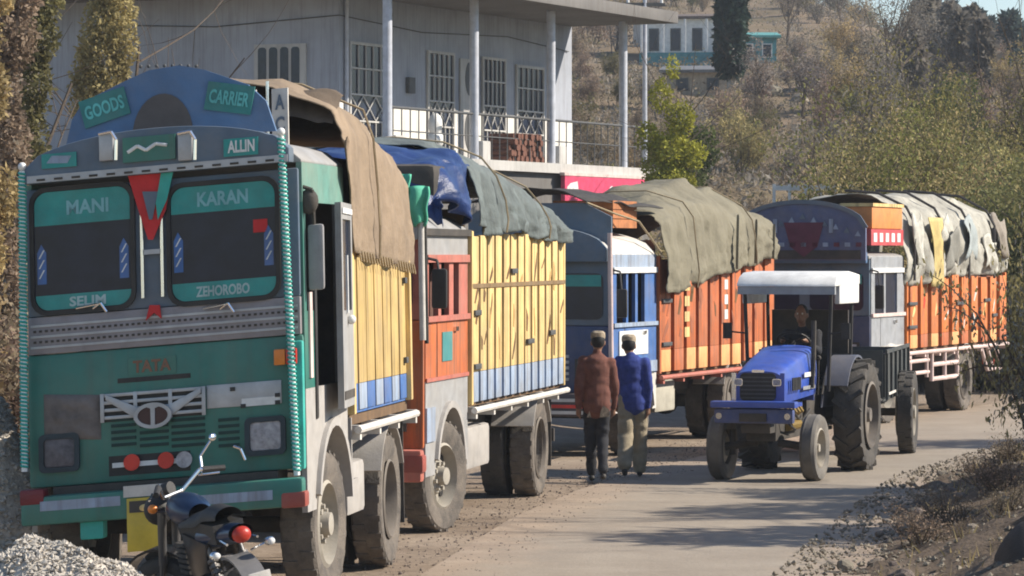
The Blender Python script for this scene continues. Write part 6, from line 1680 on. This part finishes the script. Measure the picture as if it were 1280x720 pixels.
# ------------------------------------------------------------------ houses and small things on the hillside
def hill_house(px, py, w, d_, h, yaw, label, wallm, roofm, winm, nw, ov=.25, band=None, rise=.35):
    q = at(px, py, 100); t = thing("hillside_house", (q.x, q.y, q.z - .3), (0, 0, yaw), label, "house", "houses on the hillside")
    MB().box(-w / 2, w / 2, 0, d_, 0, h).build("wall", wallm, t)
    MB().prism([(-.3, h), (d_ + .3, h), (d_ + .3, h + .12), (d_ / 2, h + rise), (-.3, h + .12)], 'x', -w / 2 - ov, w / 2 + ov).build("roof", roofm, t)
    for i in range(nw):
        x = -w / 2 + w * (i + .5) / nw
        f = MB().box(x - .26, x + .26, -.04, -.002, h * .38, h * .82).build("window", winm, t)
        MB().box(x - .2, x + .2, -.05, -.041, h * .41, h * .79).build("pane", GLASS, f)
    if band:
        MB().box(-w / 2 - .1, w / 2 + .1, -.9, -.8, .1, h * .33).build("balcony_front", band, t)
        MB().box(-w / 2 - .1, w / 2 + .1, -.9, -.002, .02, .1).build("balcony_floor", wallm, t)
        for i in range(5):
            x = -w / 2 + w * i / 4; MB().box(x - .05, x + .05, -.9, -.82, h * .33, h * .98).build("post", WHITE, t)
    return t
TEALH = mat("teal_wall_paint", (.06, .22, .24), .7, var=.2); ROOFB = mat("brown_roof", (.12, .09, .075), .9, var=.3)
hill_house(858, 82, 4.4, 3, 2.6, R(-8), "white hillside house with teal balcony behind the cypress", WHITE, ROOFB, IRON, 4, .3, TEALH)
hill_house(947, 82, 1.9, 2.5, 1.6, R(4), "small teal hillside house right of the cypress", TEALH, mat("teal_sheet_roof", (.10, .30, .27), .5, var=.2), WHITE, 2, .2)
hill_house(872, 118, 2.6, 2, 1.2, R(-10), "low tan stone hut below the white hillside house", mat("tan_stone", (.36, .29, .21), .95, var=.3), mat("grey_sheet_roof", (.15, .145, .14), .6), IRON, 2, .3)
hill_house(815, 60, 2.0, 2, 1.7, R(-12), "grey roofed hut half hidden behind the veranda roof", CONCL, mat("grey_sheet_roof", (.15, .145, .14), .6), IRON, 1, .3)
q = at(906, 122); rw = thing("retaining_wall", (q.x, q.y, q.z - .2), (0, 0, R(12)), "pale rubble retaining wall beneath the cypress", "wall")
for r_ in range(3):
    for i in range(9):
        w_ = .26; link("stone", rocks[(i + r_) % 5], rw, (-1.2 + i * w_ + .1 * (r_ % 2), rnd.uniform(-.04, .04), .1 + r_ * .2), (rnd.uniform(-.2, .2), 0, rnd.uniform(0, 6))).scale = (.15, .15, .16)
# white pipe rail in front of the hillside, above the farthest truck
q = Vector(((1016 - 640) * 74 / FPX, 74, 0)); z = CAMZ + (HOR - 235) * 74 / FPX - H(q.x, 74)
wr = thing("white_rail", (q.x, 74, H(q.x, 74)), (0, 0, R(2)), "white rail fence showing above the farthest truck's crown board", "fence")
MB().box(-.82, .82, -.03, .03, z - .05, z + .05).build("top_rail", WHITE, wr)
MB().box(-.80, .80, -.02, .02, z - .55, z - .49).build("lower_rail", WHITE, wr)
for i in range(6): MB().box(-.80 + i * .32 - .03, -.80 + i * .32 + .03, -.025, .025, 0, z + .08).build("post", WHITE, wr)
# poles
for px, yb, y, h, lab in ((806, 0, 88, 6.6, "thin grey utility pole right of the veranda's last pillar"), ):
    x = (px - 640) * y / FPX
    up_ = thing("utility_pole", (x, y, H(x, y)), (0, 0, R(10)), lab, "utility pole")
    MB().cyl((0, 0, -.2), (0, 0, h), .07, .05, 10).build("pole", PIPE, up_)
    MB().box(-.5, .5, -.04, .04, h - .5, h - .42).build("cross_arm", IRON, up_)
    for i in (-.42, 0, .42): MB().cyl((i, 0, h - .42), (i, 0, h - .26), .04, .03, 8).build("insulator", WHITE, up_)
# white boulders or sacks dotted over the slope
for px, py, s_ in ((1052, 70, .22), (1090, 78, .26), (1030, 98, .3), (1065, 125, .35), (1000, 128, .28), (965, 118, .3)):
    q = at(px, py); o = link("pale_boulder", rocks[int(px) % 5], None, (q.x, q.y, q.z + s_ * .3), (0, 0, px)); o.scale = (s_ * 1.3, s_ * 1.3, s_ * 1.6)
    tag(o, "pale boulder showing among the brown hillside scrub", "boulder", "pale boulders on the hillside")

# ------------------------------------------------------------------ air
hm = bpy.data.materials.new("pale_air"); hm.use_nodes = True
n_, l_ = hm.node_tree.nodes, hm.node_tree.links
n_.remove(n_["Principled BSDF"])
pv = n_.new("ShaderNodeVolumePrincipled"); pv.inputs["Color"].default_value = (.86, .92, 1, 1); pv.inputs["Density"].default_value = 0.00038
pv.inputs["Anisotropy"].default_value = 0.0
l_.new(pv.outputs[0], n_["Material Output"].inputs["Volume"])
hz = MB().box(-700, 800, -30, 1600, -3, 60).build("haze", hm, None, smooth=0); hz["kind"] = "stuff"; hz["label"] = "thin pale haze in the air over the whole valley"
